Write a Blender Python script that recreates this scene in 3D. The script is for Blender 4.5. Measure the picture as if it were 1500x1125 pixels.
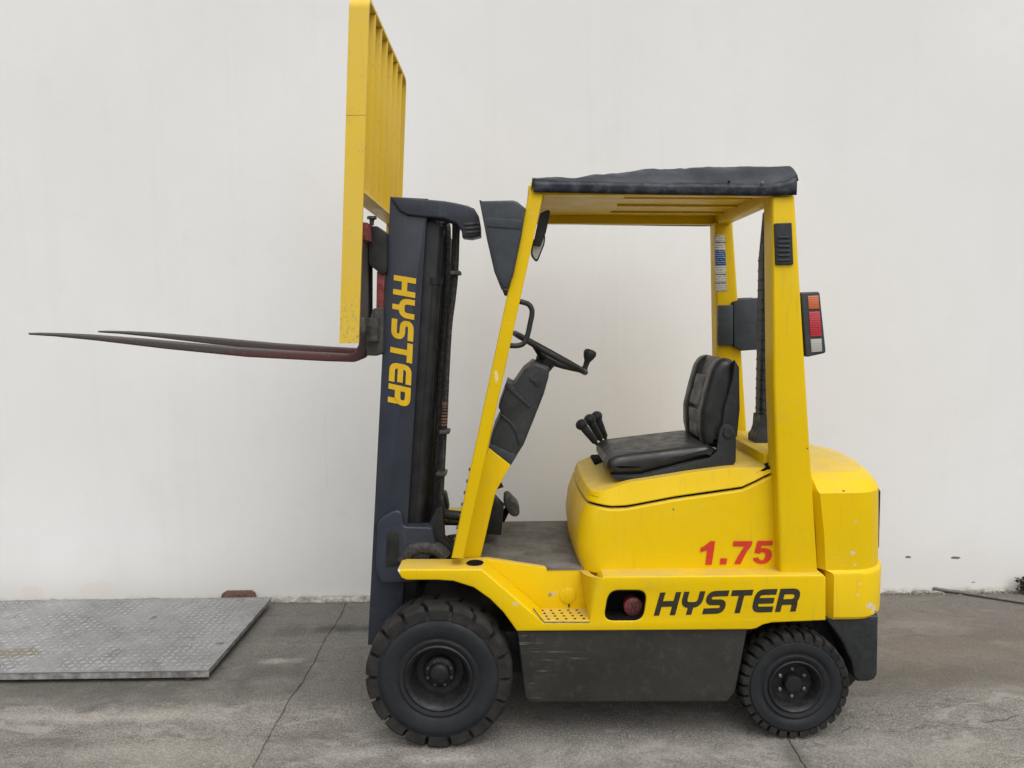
import bpy, bmesh, math, random
from mathutils import Vector, Matrix, noise as mnoise
random.seed(7)
rad = math.radians
for o in list(bpy.data.objects): bpy.data.objects.remove(o)
scene = bpy.context.scene
COL = scene.collection

# ------------------------------------------------------------------ camera
FPX, D0, CAMH = 1127.0, 3.0, 1.748
YAW, PITCH, ROLL = rad(0.15), rad(4.85), rad(-0.8)
FW = Vector((-math.sin(YAW)*math.cos(PITCH), math.cos(YAW)*math.cos(PITCH), -math.sin(PITCH)))
RT0 = Vector((math.cos(YAW), math.sin(YAW), 0)); UP0 = RT0.cross(FW)
RT = math.cos(ROLL)*RT0 + math.sin(ROLL)*UP0
UP = -math.sin(ROLL)*RT0 + math.cos(ROLL)*UP0
CAM = Vector((0, -D0, CAMH))
cd = bpy.data.cameras.new('camera'); cam = bpy.data.objects.new('camera', cd); COL.objects.link(cam)
cd.sensor_width = 36; cd.lens = FPX/1500*36; cd.clip_start = .05; cd.clip_end = 500
cam.matrix_world = Matrix(((RT.x, UP.x, -FW.x, CAM.x), (RT.y, UP.y, -FW.y, CAM.y), (RT.z, UP.z, -FW.z, CAM.z), (0, 0, 0, 1)))
scene.camera = cam

# ------------------------------------------------------------------ sky, sun, exposure
SUN_EL, SUN_AZ = rad(62), rad(155)          # azimuth clockwise from +Y; behind the camera, to the right
w = bpy.data.worlds.new('World'); scene.world = w; w.use_nodes = True
nt = w.node_tree; nt.nodes.clear()
sky = nt.nodes.new('ShaderNodeTexSky'); sky.sky_type = 'NISHITA'; sky.sun_disc = False
sky.sun_elevation = SUN_EL; sky.sun_rotation = SUN_AZ; sky.dust_density = 4; sky.air_density = 1.0
hs = nt.nodes.new('ShaderNodeHueSaturation'); hs.inputs['Saturation'].default_value = .12
bg = nt.nodes.new('ShaderNodeBackground'); bg.inputs['Strength'].default_value = .15
wo = nt.nodes.new('ShaderNodeOutputWorld')
nt.links.new(sky.outputs[0], hs.inputs['Color']); nt.links.new(hs.outputs[0], bg.inputs[0]); nt.links.new(bg.outputs[0], wo.inputs[0])
sl = bpy.data.lights.new('sun', 'SUN'); sun = bpy.data.objects.new('sun', sl); COL.objects.link(sun)
sl.energy = 0.9; sl.angle = rad(90); sl.color = (1, .98, .95)
sd = Vector((math.sin(SUN_AZ)*math.cos(SUN_EL), math.cos(SUN_AZ)*math.cos(SUN_EL), math.sin(SUN_EL)))
sun.rotation_euler = sd.to_track_quat('Z', 'Y').to_euler(); sun.location = (-2, -6, 8)
vs = scene.view_settings
vs.view_transform = 'Standard'; vs.look = 'None'; vs.exposure = 0.34; vs.gamma = 1; vs.use_curve_mapping = False

# ------------------------------------------------------------------ photo survey -> metres
def U(px, py, Y):
    d = FW + RT*((px-750)/FPX) - UP*((py-562.5)/FPX)
    t = (Y+D0)/d.y
    return (CAM.x+t*d.x, CAM.z+t*d.z)
def UG(px, py, Z=0.0):
    d = FW + RT*((px-750)/FPX) - UP*((py-562.5)/FPX)
    t = (Z-CAMH)/d.z
    p = CAM+t*d
    return (p.x, p.y)
def PX(pts, Y): return [U(a, b, Y) for a, b in pts]
W = 1.07                                     # overall truck width, near tyre face at Y = 0
def my(y, s): return y if s == 0 else W-y
def interp(tab):
    tab = sorted(tab)
    def f(x):
        if x <= tab[0][0]: return tab[0][1]
        for (a, b), (c, d) in zip(tab, tab[1:]):
            if x <= c: return b+(d-b)*(x-a)/(c-a)
        return tab[-1][1]
    return f

# ------------------------------------------------------------------ objects
WORLD = {}
def link(name, me, parent=None, mat=None, origin=None, sharp=35):
    if mat is not None and not me.materials: me.materials.append(M[mat])
    if len(me.vertices):
        xs = [v.co.x for v in me.vertices]; ys = [v.co.y for v in me.vertices]; zs = [v.co.z for v in me.vertices]
        c = Vector(origin) if origin else Vector(((min(xs)+max(xs))/2, (min(ys)+max(ys))/2, min(zs)))
    else: c = Vector((0, 0, 0))
    me.transform(Matrix.Translation(-c))
    if sharp is not None:
        me.shade_smooth(); me.set_sharp_from_angle(angle=rad(sharp))
    o = bpy.data.objects.new(name, me); COL.objects.link(o)
    base = WORLD[parent.name] if parent else Vector((0, 0, 0))
    o.parent = parent; o.location = c-base
    WORLD[o.name] = c
    return o
def empty(name, loc, parent=None):
    o = bpy.data.objects.new(name, None); COL.objects.link(o); o.empty_display_size = .2
    base = WORLD[parent.name] if parent else Vector((0, 0, 0))
    o.parent = parent; o.location = Vector(loc)-base; WORLD[o.name] = Vector(loc)
    return o
def tag(o, label, cat, group=None):
    o['label'] = label; o['category'] = cat
    if group: o['group'] = group
    return o
def mesh(verts, faces, fix=True):
    me = bpy.data.meshes.new('m'); me.from_pydata([tuple(v) for v in verts], [], faces)
    if fix:
        bm = bmesh.new(); bm.from_mesh(me); bmesh.ops.recalc_face_normals(bm, faces=bm.faces[:]); bm.to_mesh(me); bm.free()
    return me
def ext_mesh(loops, y0, y1, bev=.004, res=2):
    """solid with the given side outline (X,Z; first loop outer, others holes) from Y=y0 to y1, edges rounded"""
    bev = min(bev, (y1-y0)*.49)
    cu = bpy.data.curves.new('c', 'CURVE'); cu.dimensions = '2D'; cu.fill_mode = 'BOTH'
    cu.extrude = max((y1-y0)/2-bev, 1e-5); cu.bevel_depth = bev; cu.bevel_resolution = res; cu.offset = -bev
    for lp in loops:
        s = cu.splines.new('POLY'); s.points.add(len(lp)-1); s.use_cyclic_u = True
        for p, q in zip(s.points, lp): p.co = (q[0], q[1], 0, 1)
    o = bpy.data.objects.new('tmp', cu); COL.objects.link(o)
    dg = bpy.context.evaluated_depsgraph_get()
    me = bpy.data.meshes.new_from_object(o.evaluated_get(dg))
    bpy.data.objects.remove(o); bpy.data.curves.remove(cu)
    for v in me.vertices:
        x, y, z = v.co; v.co = (x, (y0+y1)/2-z, y)
    bm = bmesh.new(); bm.from_mesh(me)
    bmesh.ops.remove_doubles(bm, verts=bm.verts[:], dist=1e-5); bm.to_mesh(me); bm.free()
    return me
def ext(name, pts, y0, y1, mat, parent, bev=.004, res=2, holes=(), sharp=35, ref=None, s=0):
    """pts in photo pixels read at the near face (or at depth ref); s=1 builds the mirrored far side"""
    ref = y0 if ref is None else ref
    loops = [PX(pts, ref)]+[PX(h, ref) for h in holes]
    a, b = (y0, y1) if s == 0 else (W-y1, W-y0)
    return link(name, ext_mesh(loops, a, b, bev, res), parent, mat, sharp=sharp)
def box_mesh(x0, x1, y0, y1, z0, z1, bev=.004, seg=2):
    bm = bmesh.new(); bmesh.ops.create_cube(bm, size=1)
    for v in bm.verts:
        v.co = (x0+(x1-x0)*(v.co.x+.5), y0+(y1-y0)*(v.co.y+.5), z0+(z1-z0)*(v.co.z+.5))
    if bev: bmesh.ops.bevel(bm, geom=bm.edges[:]+bm.verts[:], offset=bev, segments=seg, affect='EDGES', profile=.5)
    me = bpy.data.meshes.new('m'); bm.to_mesh(me); bm.free(); return me
def box(name, x0, x1, y0, y1, z0, z1, mat, parent, bev=.004, seg=2):
    return link(name, box_mesh(x0, x1, y0, y1, z0, z1, bev, seg), parent, mat)
def loft(rings, cap=True, closed=True):
    n = len(rings[0]); V = [p for r in rings for p in r]; F = []
    for k in range(len(rings)-1):
        for i in range(n if closed else n-1):
            j = (i+1) % n
            F.append((k*n+i, k*n+j, (k+1)*n+j, (k+1)*n+i))
    if cap: F.append(tuple(range(n))[::-1]); F.append(tuple((len(rings)-1)*n+i for i in range(n)))
    return mesh(V, F)
def tube_mesh(pts, r, n=10, cap=True):
    pts = [Vector(p) for p in pts]; rs = r if isinstance(r, (list, tuple)) else [r]*len(pts)
    rings = []; side = None
    for i, p in enumerate(pts):
        t = (pts[min(i+1, len(pts)-1)]-pts[max(i-1, 0)]).normalized()
        if side is None:
            side = t.cross(Vector((0, 1, 0)) if abs(t.y) < .9 else Vector((1, 0, 0))).normalized()
        else: side = (side-t*side.dot(t)).normalized()
        up = t.cross(side)
        rings.append([p+(side*math.cos(a)+up*math.sin(a))*rs[i] for a in [2*math.pi*k/n for k in range(n)]])
    return loft(rings, cap)
def tube(name, pts, r, mat, parent, n=10): return link(name, tube_mesh(pts, r, n), parent, mat, sharp=50)
def smooth_path(pts, k=6):
    pts = [Vector(p) for p in pts]; out = []
    for i in range(len(pts)-1):
        p0 = pts[max(i-1, 0)]; p1 = pts[i]; p2 = pts[i+1]; p3 = pts[min(i+2, len(pts)-1)]
        for j in range(k):
            t = j/k
            out.append(.5*((2*p1)+(p2-p0)*t+(2*p0-5*p1+4*p2-p3)*t*t+(3*p1-p0-3*p2+p3)*t**3))
    out.append(pts[-1]); return out
def P3(px, py, Y): x, z = U(px, py, Y); return (x, Y, z)
def lathe_mesh(prof, c, n=64, closed=False):
    """prof = (radius, y offset) turned about the Y axis through c = (X, Y, Z)"""
    rings = []
    for k in range(n):
        a = 2*math.pi*k/n
        rings.append([(c[0]+r*math.cos(a), c[1]+y, c[2]+r*math.sin(a)) for r, y in prof])
    m = len(prof); V = [p for r in rings for p in r]; F = []
    for k in range(n):
        l = (k+1) % n
        for i in range(m if closed else m-1):
            j = (i+1) % m
            F.append((k*m+i, k*m+j, l*m+j, l*m+i))
    return mesh(V, F)
def disc_pts(cx, cy, r, n=24): return [(cx+r*math.cos(2*math.pi*k/n), cy+r*math.sin(2*math.pi*k/n)) for k in range(n)]
def round_poly(pts, r, n=4, closed=True):
    out = []; L = len(pts)
    for i in range(L):
        if not closed and i in (0, L-1): out.append(pts[i]); continue
        p = Vector(pts[i]); a = Vector(pts[i-1]); b = Vector(pts[(i+1) % L])
        ra = min(r, (a-p).length*.48); rb = min(r, (b-p).length*.48)
        s = p+(a-p).normalized()*ra; e = p+(b-p).normalized()*rb
        for k in range(n+1):
            t = k/n; q = s*(1-t)**2+p*2*t*(1-t)+e*t*t
            out.append((q.x, q.y))
    return out

# ------------------------------------------------------------------ materials
M = {}
class N:
    def __init__(s, name):
        s.m = bpy.data.materials.new(name); s.m.use_nodes = True; s.t = s.m.node_tree; s.t.nodes.clear()
        s.out = s.t.nodes.new('ShaderNodeOutputMaterial'); s.b = s.t.nodes.new('ShaderNodeBsdfPrincipled')
        s.t.links.new(s.b.outputs[0], s.out.inputs[0]); M[name] = s.m
        s.geo = s.t.nodes.new('ShaderNodeNewGeometry'); s.pos = s.geo.outputs['Position']
    def set(s, k, v):
        if hasattr(v, 'is_linked') or isinstance(v, bpy.types.NodeSocket): s.t.links.new(v, s.b.inputs[k])
        else: s.b.inputs[k].default_value = v if not isinstance(v, tuple) or len(v) == 4 else (*v, 1)
    def _in(s, node, k, v):
        if isinstance(v, bpy.types.NodeSocket): s.t.links.new(v, node.inputs[k])
        else: node.inputs[k].default_value = v
    def scale(s, v, sc):
        n = s.t.nodes.new('ShaderNodeMapping'); n.inputs['Scale'].default_value = sc; s._in(n, 0, v); return n.outputs[0]
    def noise(s, sc, det=4, rough=.55, vec=None, dist=0):
        n = s.t.nodes.new('ShaderNodeTexNoise'); n.inputs['Scale'].default_value = sc; n.inputs['Detail'].default_value = det
        n.inputs['Roughness'].default_value = rough; n.inputs['Distortion'].default_value = dist
        s.t.links.new(vec or s.pos, n.inputs['Vector']); return n.outputs['Fac']
    def voro(s, sc, feat='F1', vec=None):
        n = s.t.nodes.new('ShaderNodeTexVoronoi'); n.inputs['Scale'].default_value = sc; n.feature = feat
        s.t.links.new(vec or s.pos, n.inputs['Vector']); return n.outputs['Distance']
    def ramp(s, v, a, b, lo=0., hi=1.):
        n = s.t.nodes.new('ShaderNodeMapRange'); n.interpolation_type = 'SMOOTHSTEP'
        for k, x in zip((0, 1, 2, 3, 4), (v, a, b, lo, hi)): s._in(n, k, x)
        return n.outputs[0]
    def math(s, op, a, b=0., c=0.):
        n = s.t.nodes.new('ShaderNodeMath'); n.operation = op; s._in(n, 0, a); s._in(n, 1, b); s._in(n, 2, c); return n.outputs[0]
    def mix(s, f, a, b):
        n = s.t.nodes.new('ShaderNodeMix'); n.data_type = 'RGBA'; s._in(n, 0, f)
        for k, v in ((6, a), (7, b)):
            if isinstance(v, bpy.types.NodeSocket): s.t.links.new(v, n.inputs[k])
            else: n.inputs[k].default_value = (*v, 1)
        return n.outputs[2]
    def sep(s):
        n = s.t.nodes.new('ShaderNodeSeparateXYZ'); s.t.links.new(s.pos, n.inputs[0]); return n.outputs
    def bump(s, h, st=.3, d=.002, prev=None):
        n = s.t.nodes.new('ShaderNodeBump'); n.inputs['Strength'].default_value = st; n.inputs['Distance'].default_value = d
        s.t.links.new(h, n.inputs['Height'])
        if prev: s.t.links.new(prev, n.inputs['Normal'])
        s.t.links.new(n.outputs[0], s.b.inputs['Normal']); return n.outputs[0]
    def near(s, X, Y, Z, sx, sy, sz, nscale=60, amp=.6, e0=.8, e1=1.0):
        """1 inside an irregular blotch centred on a point"""
        v = s.t.nodes.new('ShaderNodeVectorMath'); v.operation = 'SUBTRACT'; s.t.links.new(s.pos, v.inputs[0]); v.inputs[1].default_value = (X, Y, Z)
        q = s.t.nodes.new('ShaderNodeVectorMath'); q.operation = 'DIVIDE'; s.t.links.new(v.outputs[0], q.inputs[0]); q.inputs[1].default_value = (sx, sy, sz)
        l = s.t.nodes.new('ShaderNodeVectorMath'); l.operation = 'LENGTH'; s.t.links.new(q.outputs[0], l.inputs[0])
        nn = s.noise(nscale, 4, .6)
        d = s.math('ADD', l.outputs['Value'], s.math('MULTIPLY', s.math('SUBTRACT', nn, .5), amp*4))
        return s.ramp(d, e0, e1, 1, 0)

YEL = (.72, .482, .0)
def yellow(name, chips=.0, zlow=None, spots=()):
    n = N(name)
    v = n.noise(2.2, 5); f = n.noise(35, 4)
    c = n.mix(n.ramp(v, .3, .7), YEL, (.68, .448, .0))
    c = n.mix(n.math('MULTIPLY', n.ramp(f, .5, .75), .10), c, (.60, .43, .05))          # dust film
    st = n.noise(1, 3, .6, n.scale(n.pos, (40, 40, 3)))
    c = n.mix(n.math('MULTIPLY', n.ramp(st, .56, .72), .16), c, (.36, .25, .05))         # run marks
    c = n.mix(n.math('MULTIPLY', n.ramp(n.noise(1.3, 5, .6), .45, .7), .22), c, (.70, .50, .04))   # faded
    sc_ = n.noise(1, 4, .7, n.scale(n.pos, (7, 7, 170)))
    c = n.mix(n.math('MULTIPLY', n.math('MULTIPLY', n.ramp(sc_, .64, .68), n.ramp(n.noise(5, 3), .5, .65)), .35), c, (.70, .58, .28))   # fine scuffs
    c = n.mix(n.math('MULTIPLY', n.ramp(n.noise(4, 7, .75), .56, .72), .22), c, (.40, .29, .07))   # grime
    ch = n.noise(70, 6, .7, n.scale(n.pos, (1, 1, .7)))
    if zlow: c = n.mix(n.ramp(n.noise(3, 5), .3, .7, .25, .5), c, (.62, .45, .14))   # sun-bleached guard
    th = .70-chips*.1
    msk = n.ramp(ch, th, th+.02)
    if zlow:
        z = n.sep()[2]
        near = n.ramp(z, zlow[0], zlow[1], 1, 0)
        ch2 = n.ramp(n.noise(65, 7, .78), .54, .57)
        msk = n.math('MAXIMUM', msk, n.math('MULTIPLY', ch2, near))
    c = n.mix(n.math('MULTIPLY', msk, .8), c, (.30, .25, .17))
    for (X, Y, Z, sx, sy, sz, col) in spots:
        c = n.mix(n.math('MULTIPLY', n.near(X, Y, Z, sx, sy, sz), .9), c, col)
    nz = n.t.nodes.new('ShaderNodeSeparateXYZ'); n.t.links.new(n.geo.outputs['True Normal'], nz.inputs[0])
    c = n.mix(n.math('MULTIPLY', n.ramp(nz.outputs[2], .80, .98), n.ramp(n.noise(7, 5, .65), .3, .7, .25, .60)), c, (.44, .35, .16))
    n.set('Base Color', c)
    n.set('Roughness', n.ramp(n.noise(9, 5), .25, .75, .32, .52)); n.set('Specular IOR Level', .22)
    n.bump(n.noise(160, 2), .05, .001)
    return n
def simple(name, col, rough=.5, spec=.5, metal=0., var=.25, sc=12, dust=.0, bump=None, rv=.15):
    n = N(name)
    a = tuple(x*(1-var) for x in col); b = tuple(min(1, x*(1+var)) for x in col)
    c = n.mix(n.ramp(n.noise(sc, 5), .3, .7), a, b)
    if dust: c = n.mix(n.math('MULTIPLY', n.ramp(n.noise(sc*2.3, 6, .65), .42, .7), dust), c, (.24, .21, .17))
    n.set('Base Color', c); n.set('Metallic', metal); n.set('Specular IOR Level', spec)
    n.set('Roughness', n.ramp(n.noise(sc*1.7, 4), .3, .7, max(.05, rough-rv), min(1, rough+rv)))
    if bump: n.bump(n.noise(bump[0], 4), bump[1], .002)
    return n
PRIMER = (.55, .52, .45)
def sp(px, py, Y, sx, sz, col=PRIMER): x, z = U(px, py, Y); return (x, Y, z, sx, .08, sz, col)
yellow('yellow_paint')
yellow('yellow_worn', .6, (1.62, 1.95))
yellow('yellow_weight', .15, None, [sp(1266, 881, .12, .02, .014), sp(1274, 887, .13, .018, .02), sp(1277, 893, .14, .008, .012, (.2, .09, .04)),
                            sp(1246, 808, .1, .011, .01), sp(1250, 825, .1, .005, .005), sp(1254, 851, .1, .006, .005), sp(1251, 867, .1, .006, .007), sp(1250, 763, .1, .006, .006, (.6, .5, .25)),
                            sp(1236, 719, .09, .006, .003, (.08, .05, .03))])
yellow('yellow_body', .1, None, [sp(812, 869, .16, .016, .012, (.55, .45, .25)), sp(806, 872, .16, .008, .009, (.3, .24, .16)), sp(755, 884, .02, .014, .010, (.62, .50, .2)),
                            sp(584, 838, .02, .006, .008, (.7, .66, .55)), sp(604, 829, .02, .003, .003, (.1, .08, .05)), sp(987, 747, .11, .004, .005, (.1, .08, .05))])
yellow('yellow_leg', .1, None, [sp(727, 552, .05, .008, .025, (.74, .62, .30)), sp(1182, 657, .06, .004, .004, (.12, .08, .04))])
yellow('yellow_step', .4, None, [sp(812, 905, .09, .05, .012, (.22, .2, .17))])
nm = N('mast_paint')
c = nm.mix(nm.ramp(nm.noise(5, 6, .65), .3, .7), (.020, .024, .035), (.030, .036, .049))
c = nm.mix(nm.math('MULTIPLY', nm.ramp(nm.noise(90, 6, .75), .66, .69), .7), c, (.22, .22, .22))
c = nm.mix(nm.math('MULTIPLY', nm.ramp(nm.noise(1, 5, .7, nm.scale(nm.pos, (60, 60, 4))), .60, .68), .25), c, (.10, .10, .10))
nm.set('Base Color', c); nm.set('Roughness', nm.ramp(nm.noise(8, 5), .3, .7, .35, .55)); nm.set('Specular IOR Level', .36)
n = N('mast_dark'); n.set('Base Color', n.mix(n.ramp(n.noise(14, 5), .35, .7), (.010, .011, .012), (.022, .022, .022))); n.set('Roughness', .5); n.set('Specular IOR Level', .3)
simple('black_plastic', (.016, .018, .020), .5, .4, var=.15, sc=20, dust=.04, bump=(400, .12))
simple('slate_plastic', (.032, .039, .047), .5, .4, var=.12, sc=15, dust=.05, bump=(500, .1))
simple('column_plastic', (.024, .028, .029), .5, .4, var=.15, sc=15, dust=.06, bump=(500, .1))
simple('steel_dark', (.05, .048, .045), .55, .5, .3, var=.35, sc=25, dust=.25)
simple('steel_bright', (.25, .24, .22), .45, .5, .8, var=.3, sc=40)
simple('hose_rubber', (.02, .02, .021), .6, .4, var=.2, sc=30, dust=.2)
simple('hole_black', (.006, .006, .006), .9, .1, var=.1)
simple('print_black', (.028, .024, .014), .45, .4, var=.15, sc=30)
simple('print_yellow', (.66, .41, .012), .45, .4, var=.06, sc=25)
simple('print_red', (.55, .035, .018), .4, .4, var=.06, sc=30)
n = simple('red_paint', (.16, .02, .022), .5, .4, var=.35, sc=18, dust=.3)
# forks: red paint worn to dark steel, bare towards the tips
n = N('fork_steel'); x = n.sep()[0]
worn = n.math('ADD', n.ramp(x, -1.95, -1.25, .30, -.16), n.noise(22, 6, .7, n.scale(n.pos, (.35, 1, 1))))
worn = n.math('ADD', worn, n.ramp(n.sep()[2], 1.60, 1.66, 0, .5))
worn = n.math('SUBTRACT', worn, n.ramp(x, -1.2, -1.5, 0, 0))
c = n.mix(n.ramp(worn, .42, .62), (.085, .032, .030), (.060, .050, .047))
c = n.mix(n.math('MULTIPLY', n.ramp(n.noise(60, 5, .7), .55, .7), .5), c, (.14, .12, .11))
n.set('Base Color', c); n.set('Roughness', .6); n.set('Metallic', .15); n.bump(n.noise(90, 5, .7), .25, .002)
# rubber
n = N('tyre_rubber')
c = n.mix(n.ramp(n.noise(7, 5), .3, .7), (.010, .0115, .014), (.015, .0165, .019))
c = n.mix(n.math('MULTIPLY', n.ramp(n.noise(45, 6, .7), .5, .75), .22), c, (.055, .052, .047))
n.set('Base Color', c); n.set('Roughness', n.ramp(n.noise(11, 4), .3, .7, .62, .85)); n.set('Specular IOR Level', .35); n.bump(n.noise(220, 4, .7), .25, .0015)
n = N('tyre_tread')
c = n.mix(n.ramp(n.noise(16, 5), .3, .7), (.012, .012, .0115), (.028, .026, .023))
n.set('Base Color', c); n.set('Roughness', .85); n.set('Specular IOR Level', .3); n.bump(n.noise(160, 5, .7), .35, .002)
simple('rim_paint', (.0075, .008, .0095), .5, .35, var=.25, sc=18, dust=.05, rv=.1)
# seat vinyl with stitched look
n = N('seat_vinyl')
n.set('Base Color', n.mix(n.math('MULTIPLY', n.ramp(n.noise(10, 6, .65), .45, .75), .25), (.012, .0125, .0125), (.085, .08, .07)))
n.set('Roughness', n.ramp(n.noise(16, 4), .3, .7, .3, .5)); n.set('Specular IOR Level', .5); n.bump(n.voro(330), .15, .001)
# skirt plastic with pale horizontal scrapes at its front end
n = N('skirt_paint'); sx, sy, sz = n.sep()
c = n.mix(n.ramp(n.noise(5, 5), .3, .7), (.017, .017, .014), (.026, .0255, .021))
scr = n.noise(1, 5, .7, n.scale(n.pos, (6, 6, 130)))
fr = n.ramp(sx, -.02, .45, 1, .0)
mk = n.math('MULTIPLY', n.ramp(scr, .56, .64), n.math('MULTIPLY', fr, n.ramp(n.noise(7, 3), .42, .6)))
c = n.mix(n.math('MULTIPLY', mk, .55), c, (.24, .23, .21))
c = n.mix(n.math('MULTIPLY', n.ramp(n.noise(30, 6, .7), .5, .75), .2), c, (.14, .12, .10))
n.set('Base Color', c); n.set('Roughness', n.ramp(n.noise(6, 4), .3, .7, .38, .6)); n.bump(n.noise(120, 3), .08, .001)
# vinyl cover
n = N('vinyl_cover')
c = n.mix(n.ramp(n.noise(5, 6, .65), .35, .68), (.008, .0105, .015), (.024, .030, .040))
n.set('Base Color', c); n.set('Specular IOR Level', .32); n.set('Roughness', n.ramp(n.noise(9, 5), .3, .7, .4, .6)); n.bump(n.noise(26, 5, .65), .45, .012)
n = N('vinyl_hem')
c = n.mix(n.ramp(n.noise(22, 4, .6), .40, .62), (.009, .012, .018), (.036, .042, .056))
n.set('Base Color', c); n.set('Specular IOR Level', .32); n.set('Roughness', .5); n.bump(n.noise(30, 4, .6), .4, .008)
# mat
n = N('rubber_mat')
c = n.mix(n.ramp(n.noise(9, 6, .7), .35, .7), (.085, .080, .070), (.17, .16, .145))
st = n.noise(1, 4, .7, n.scale(n.pos, (60, 8, 8)))
c = n.mix(n.math('MULTIPLY', n.ramp(st, .58, .7), .4), c, (.2, .19, .17))
n.set('Base Color', c); n.set('Roughness', .8); n.bump(n.noise(1, 3, .5, n.scale(n.pos, (150, 6, 6))), .3, .002)
# mesh guard
n = N('mesh_guard')
d = n.voro(95)
n.set('Base Color', n.mix(n.ramp(d, .3, .42), (.006, .006, .007), (.04, .044, .048))); n.set('Roughness', .5); n.bump(n.ramp(d, .3, .42), .5, .003)
# lenses, glass
for nm, col in (('lens_orange', (.55, .13, .03)), ('lens_red', (.45, .012, .025)), ('lens_white', (.42, .42, .38))):
    n = N(nm); gx = n.sep()
    rb = n.math('SINE', n.math('MULTIPLY', gx[2], 900))
    n.set('Base Color', n.mix(n.ramp(rb, -1, 1), tuple(x*.8 for x in col), col)); n.set('Roughness', .15); n.set('Coat Weight', .6); n.bump(rb, .3, .001)
n = N('mirror_glass_painted'); n.set('Base Color', (.62, .62, .60)); n.set('Metallic', .0); n.set('Roughness', .08)  # pale reflection of the wall painted into the base colour
n = N('sticker_white'); z = n.sep()[2]
ln = n.math('SINE', n.math('MULTIPLY', z, 560)); br = n.noise(1, 2, .5, n.scale(n.pos, (220, 220, 120)))
n.set('Base Color', n.mix(n.math('MULTIPLY', n.ramp(ln, .1, .5), n.ramp(br, .42, .52)), (.62, .61, .57), (.2, .2, .21))); n.set('Roughness', .5)
n = N('sticker_blue'); z = n.sep()[2]
ln = n.math('SINE', n.math('MULTIPLY', z, 620)); br = n.noise(1, 2, .5, n.scale(n.pos, (200, 200, 120)))
n.set('Base Color', n.mix(n.math('MULTIPLY', n.ramp(ln, .4, .7), n.ramp(br, .45, .55)), (.01, .07, .25), (.4, .5, .6))); n.set('Roughness', .5)
# wall render
n = N('wall_render'); sx, sy, sz = n.sep()
c = n.mix(n.ramp(n.noise(.7, 5, .6), .3, .7), (.735, .73, .715), (.775, .772, .76))
c = n.mix(n.math('MULTIPLY', n.ramp(n.noise(6, 6, .7), .5, .8), .2), c, (.66, .64, .61))
rs = n.noise(1, 5, .65, n.scale(n.pos, (9, 9, .35)))
c = n.mix(n.math('MULTIPLY', n.ramp(rs, .5, .75), .10), c, (.60, .585, .56))
low = n.ramp(n.math('ADD', sz, n.math('MULTIPLY', n.noise(3, 5, .7), .5)), .28, .68, 1, 0)
c = n.mix(n.math('MULTIPLY', low, .22), c, (.54, .49, .43))
low2 = n.ramp(n.math('ADD', sz, n.math('MULTIPLY', n.noise(9, 6, .75), .09)), .045, .085, 1, 0)
c = n.mix(n.math('MULTIPLY', low2, .45), c, (.33, .29, .24))
def U3(px, py): x, z = U(px, py, 1.72); return x, z
for (px, py, a, b, col, am) in ((48, 868, .075, .05, (.68, .57, .46), .30), (145, 862, .13, .05, (.68, .59, .49), .28), (1331, 816, .022, .009, (.12, .11, .10), .9), (1400, 817, .030, .010, (.10, .09, .085), .9),
                                (1426, 853, .016, .006, (.25, .22, .2), .8), (498, 752, .05, .02, (.60, .59, .57), .12)):
    X, Z = U3(px, py)
    c = n.mix(n.math('MULTIPLY', n.near(X, 1.72, Z, a, .3, b, 25 if a > .05 else 70, .35), am), c, col)
# hairline crack left of the mast
cx, cz = U3(478, 660)
wob = n.math('MULTIPLY', n.math('SUBTRACT', n.noise(7, 5, .6, n.scale(n.pos, (0, 0, 1))), .5), .11)
cr = n.math('ABSOLUTE', n.math('SUBTRACT', n.math('SUBTRACT', sx, cx), wob))
cm = n.math('MULTIPLY', n.ramp(cr, .0015, .004, 1, 0), n.math('MULTIPLY', n.ramp(sz, cz-.3, cz-.2), n.ramp(sz, cz+.2, cz+.3, 1, 0)))
c = n.mix(n.math('MULTIPLY', cm, .14), c, (.4, .39, .37))
n.set('Base Color', c); n.set('Roughness', .85); n.set('Specular IOR Level', .25)
b1 = n.bump(n.noise(2.2, 4, .55), .10, .02); n.bump(n.noise(140, 4, .6), .10, .002, b1)
# concrete
n = N('concrete'); sx, sy, sz = n.sep()
str_ = n.scale(n.pos, (1, 2.0, 1))
c = n.mix(n.ramp(n.noise(1.5, 6, .62, str_, .5), .36, .64), (.150, .138, .120), (.275, .257, .229))
agg = n.voro(105)
c = n.mix(n.ramp(agg, .1, .75), c, n.mix(n.ramp(n.noise(120, 3), .38, .62), (.125, .115, .10), (.30, .283, .254)))
c = n.mix(n.math('MULTIPLY', n.ramp(n.noise(75, 4, .7), .50, .64), .45), c, (.075, .07, .062))
c = n.mix(n.math('MULTIPLY', n.ramp(n.noise(3.0, 7, .72, str_, 1.0), .52, .66), .5), c, (.38, .357, .322))
c = n.mix(n.math('MULTIPLY', n.ramp(n.noise(4.2, 7, .72, n.scale(n.pos, (1.1, 2.4, 1)), 1.4), .53, .66), .5), c, (.078, .070, .058))
c = n.mix(n.math('MULTIPLY', n.ramp(n.noise(19, 7, .78), .56, .64), .4), c, (.36, .345, .315))
c = n.mix(n.math('MULTIPLY', n.ramp(n.noise(13, 7, .78, None, .8), .55, .64), .4), c, (.075, .07, .062))
wbl = n.math('MULTIPLY', n.math('SUBTRACT', n.noise(3.5, 5, .65), .5), .45)
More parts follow.
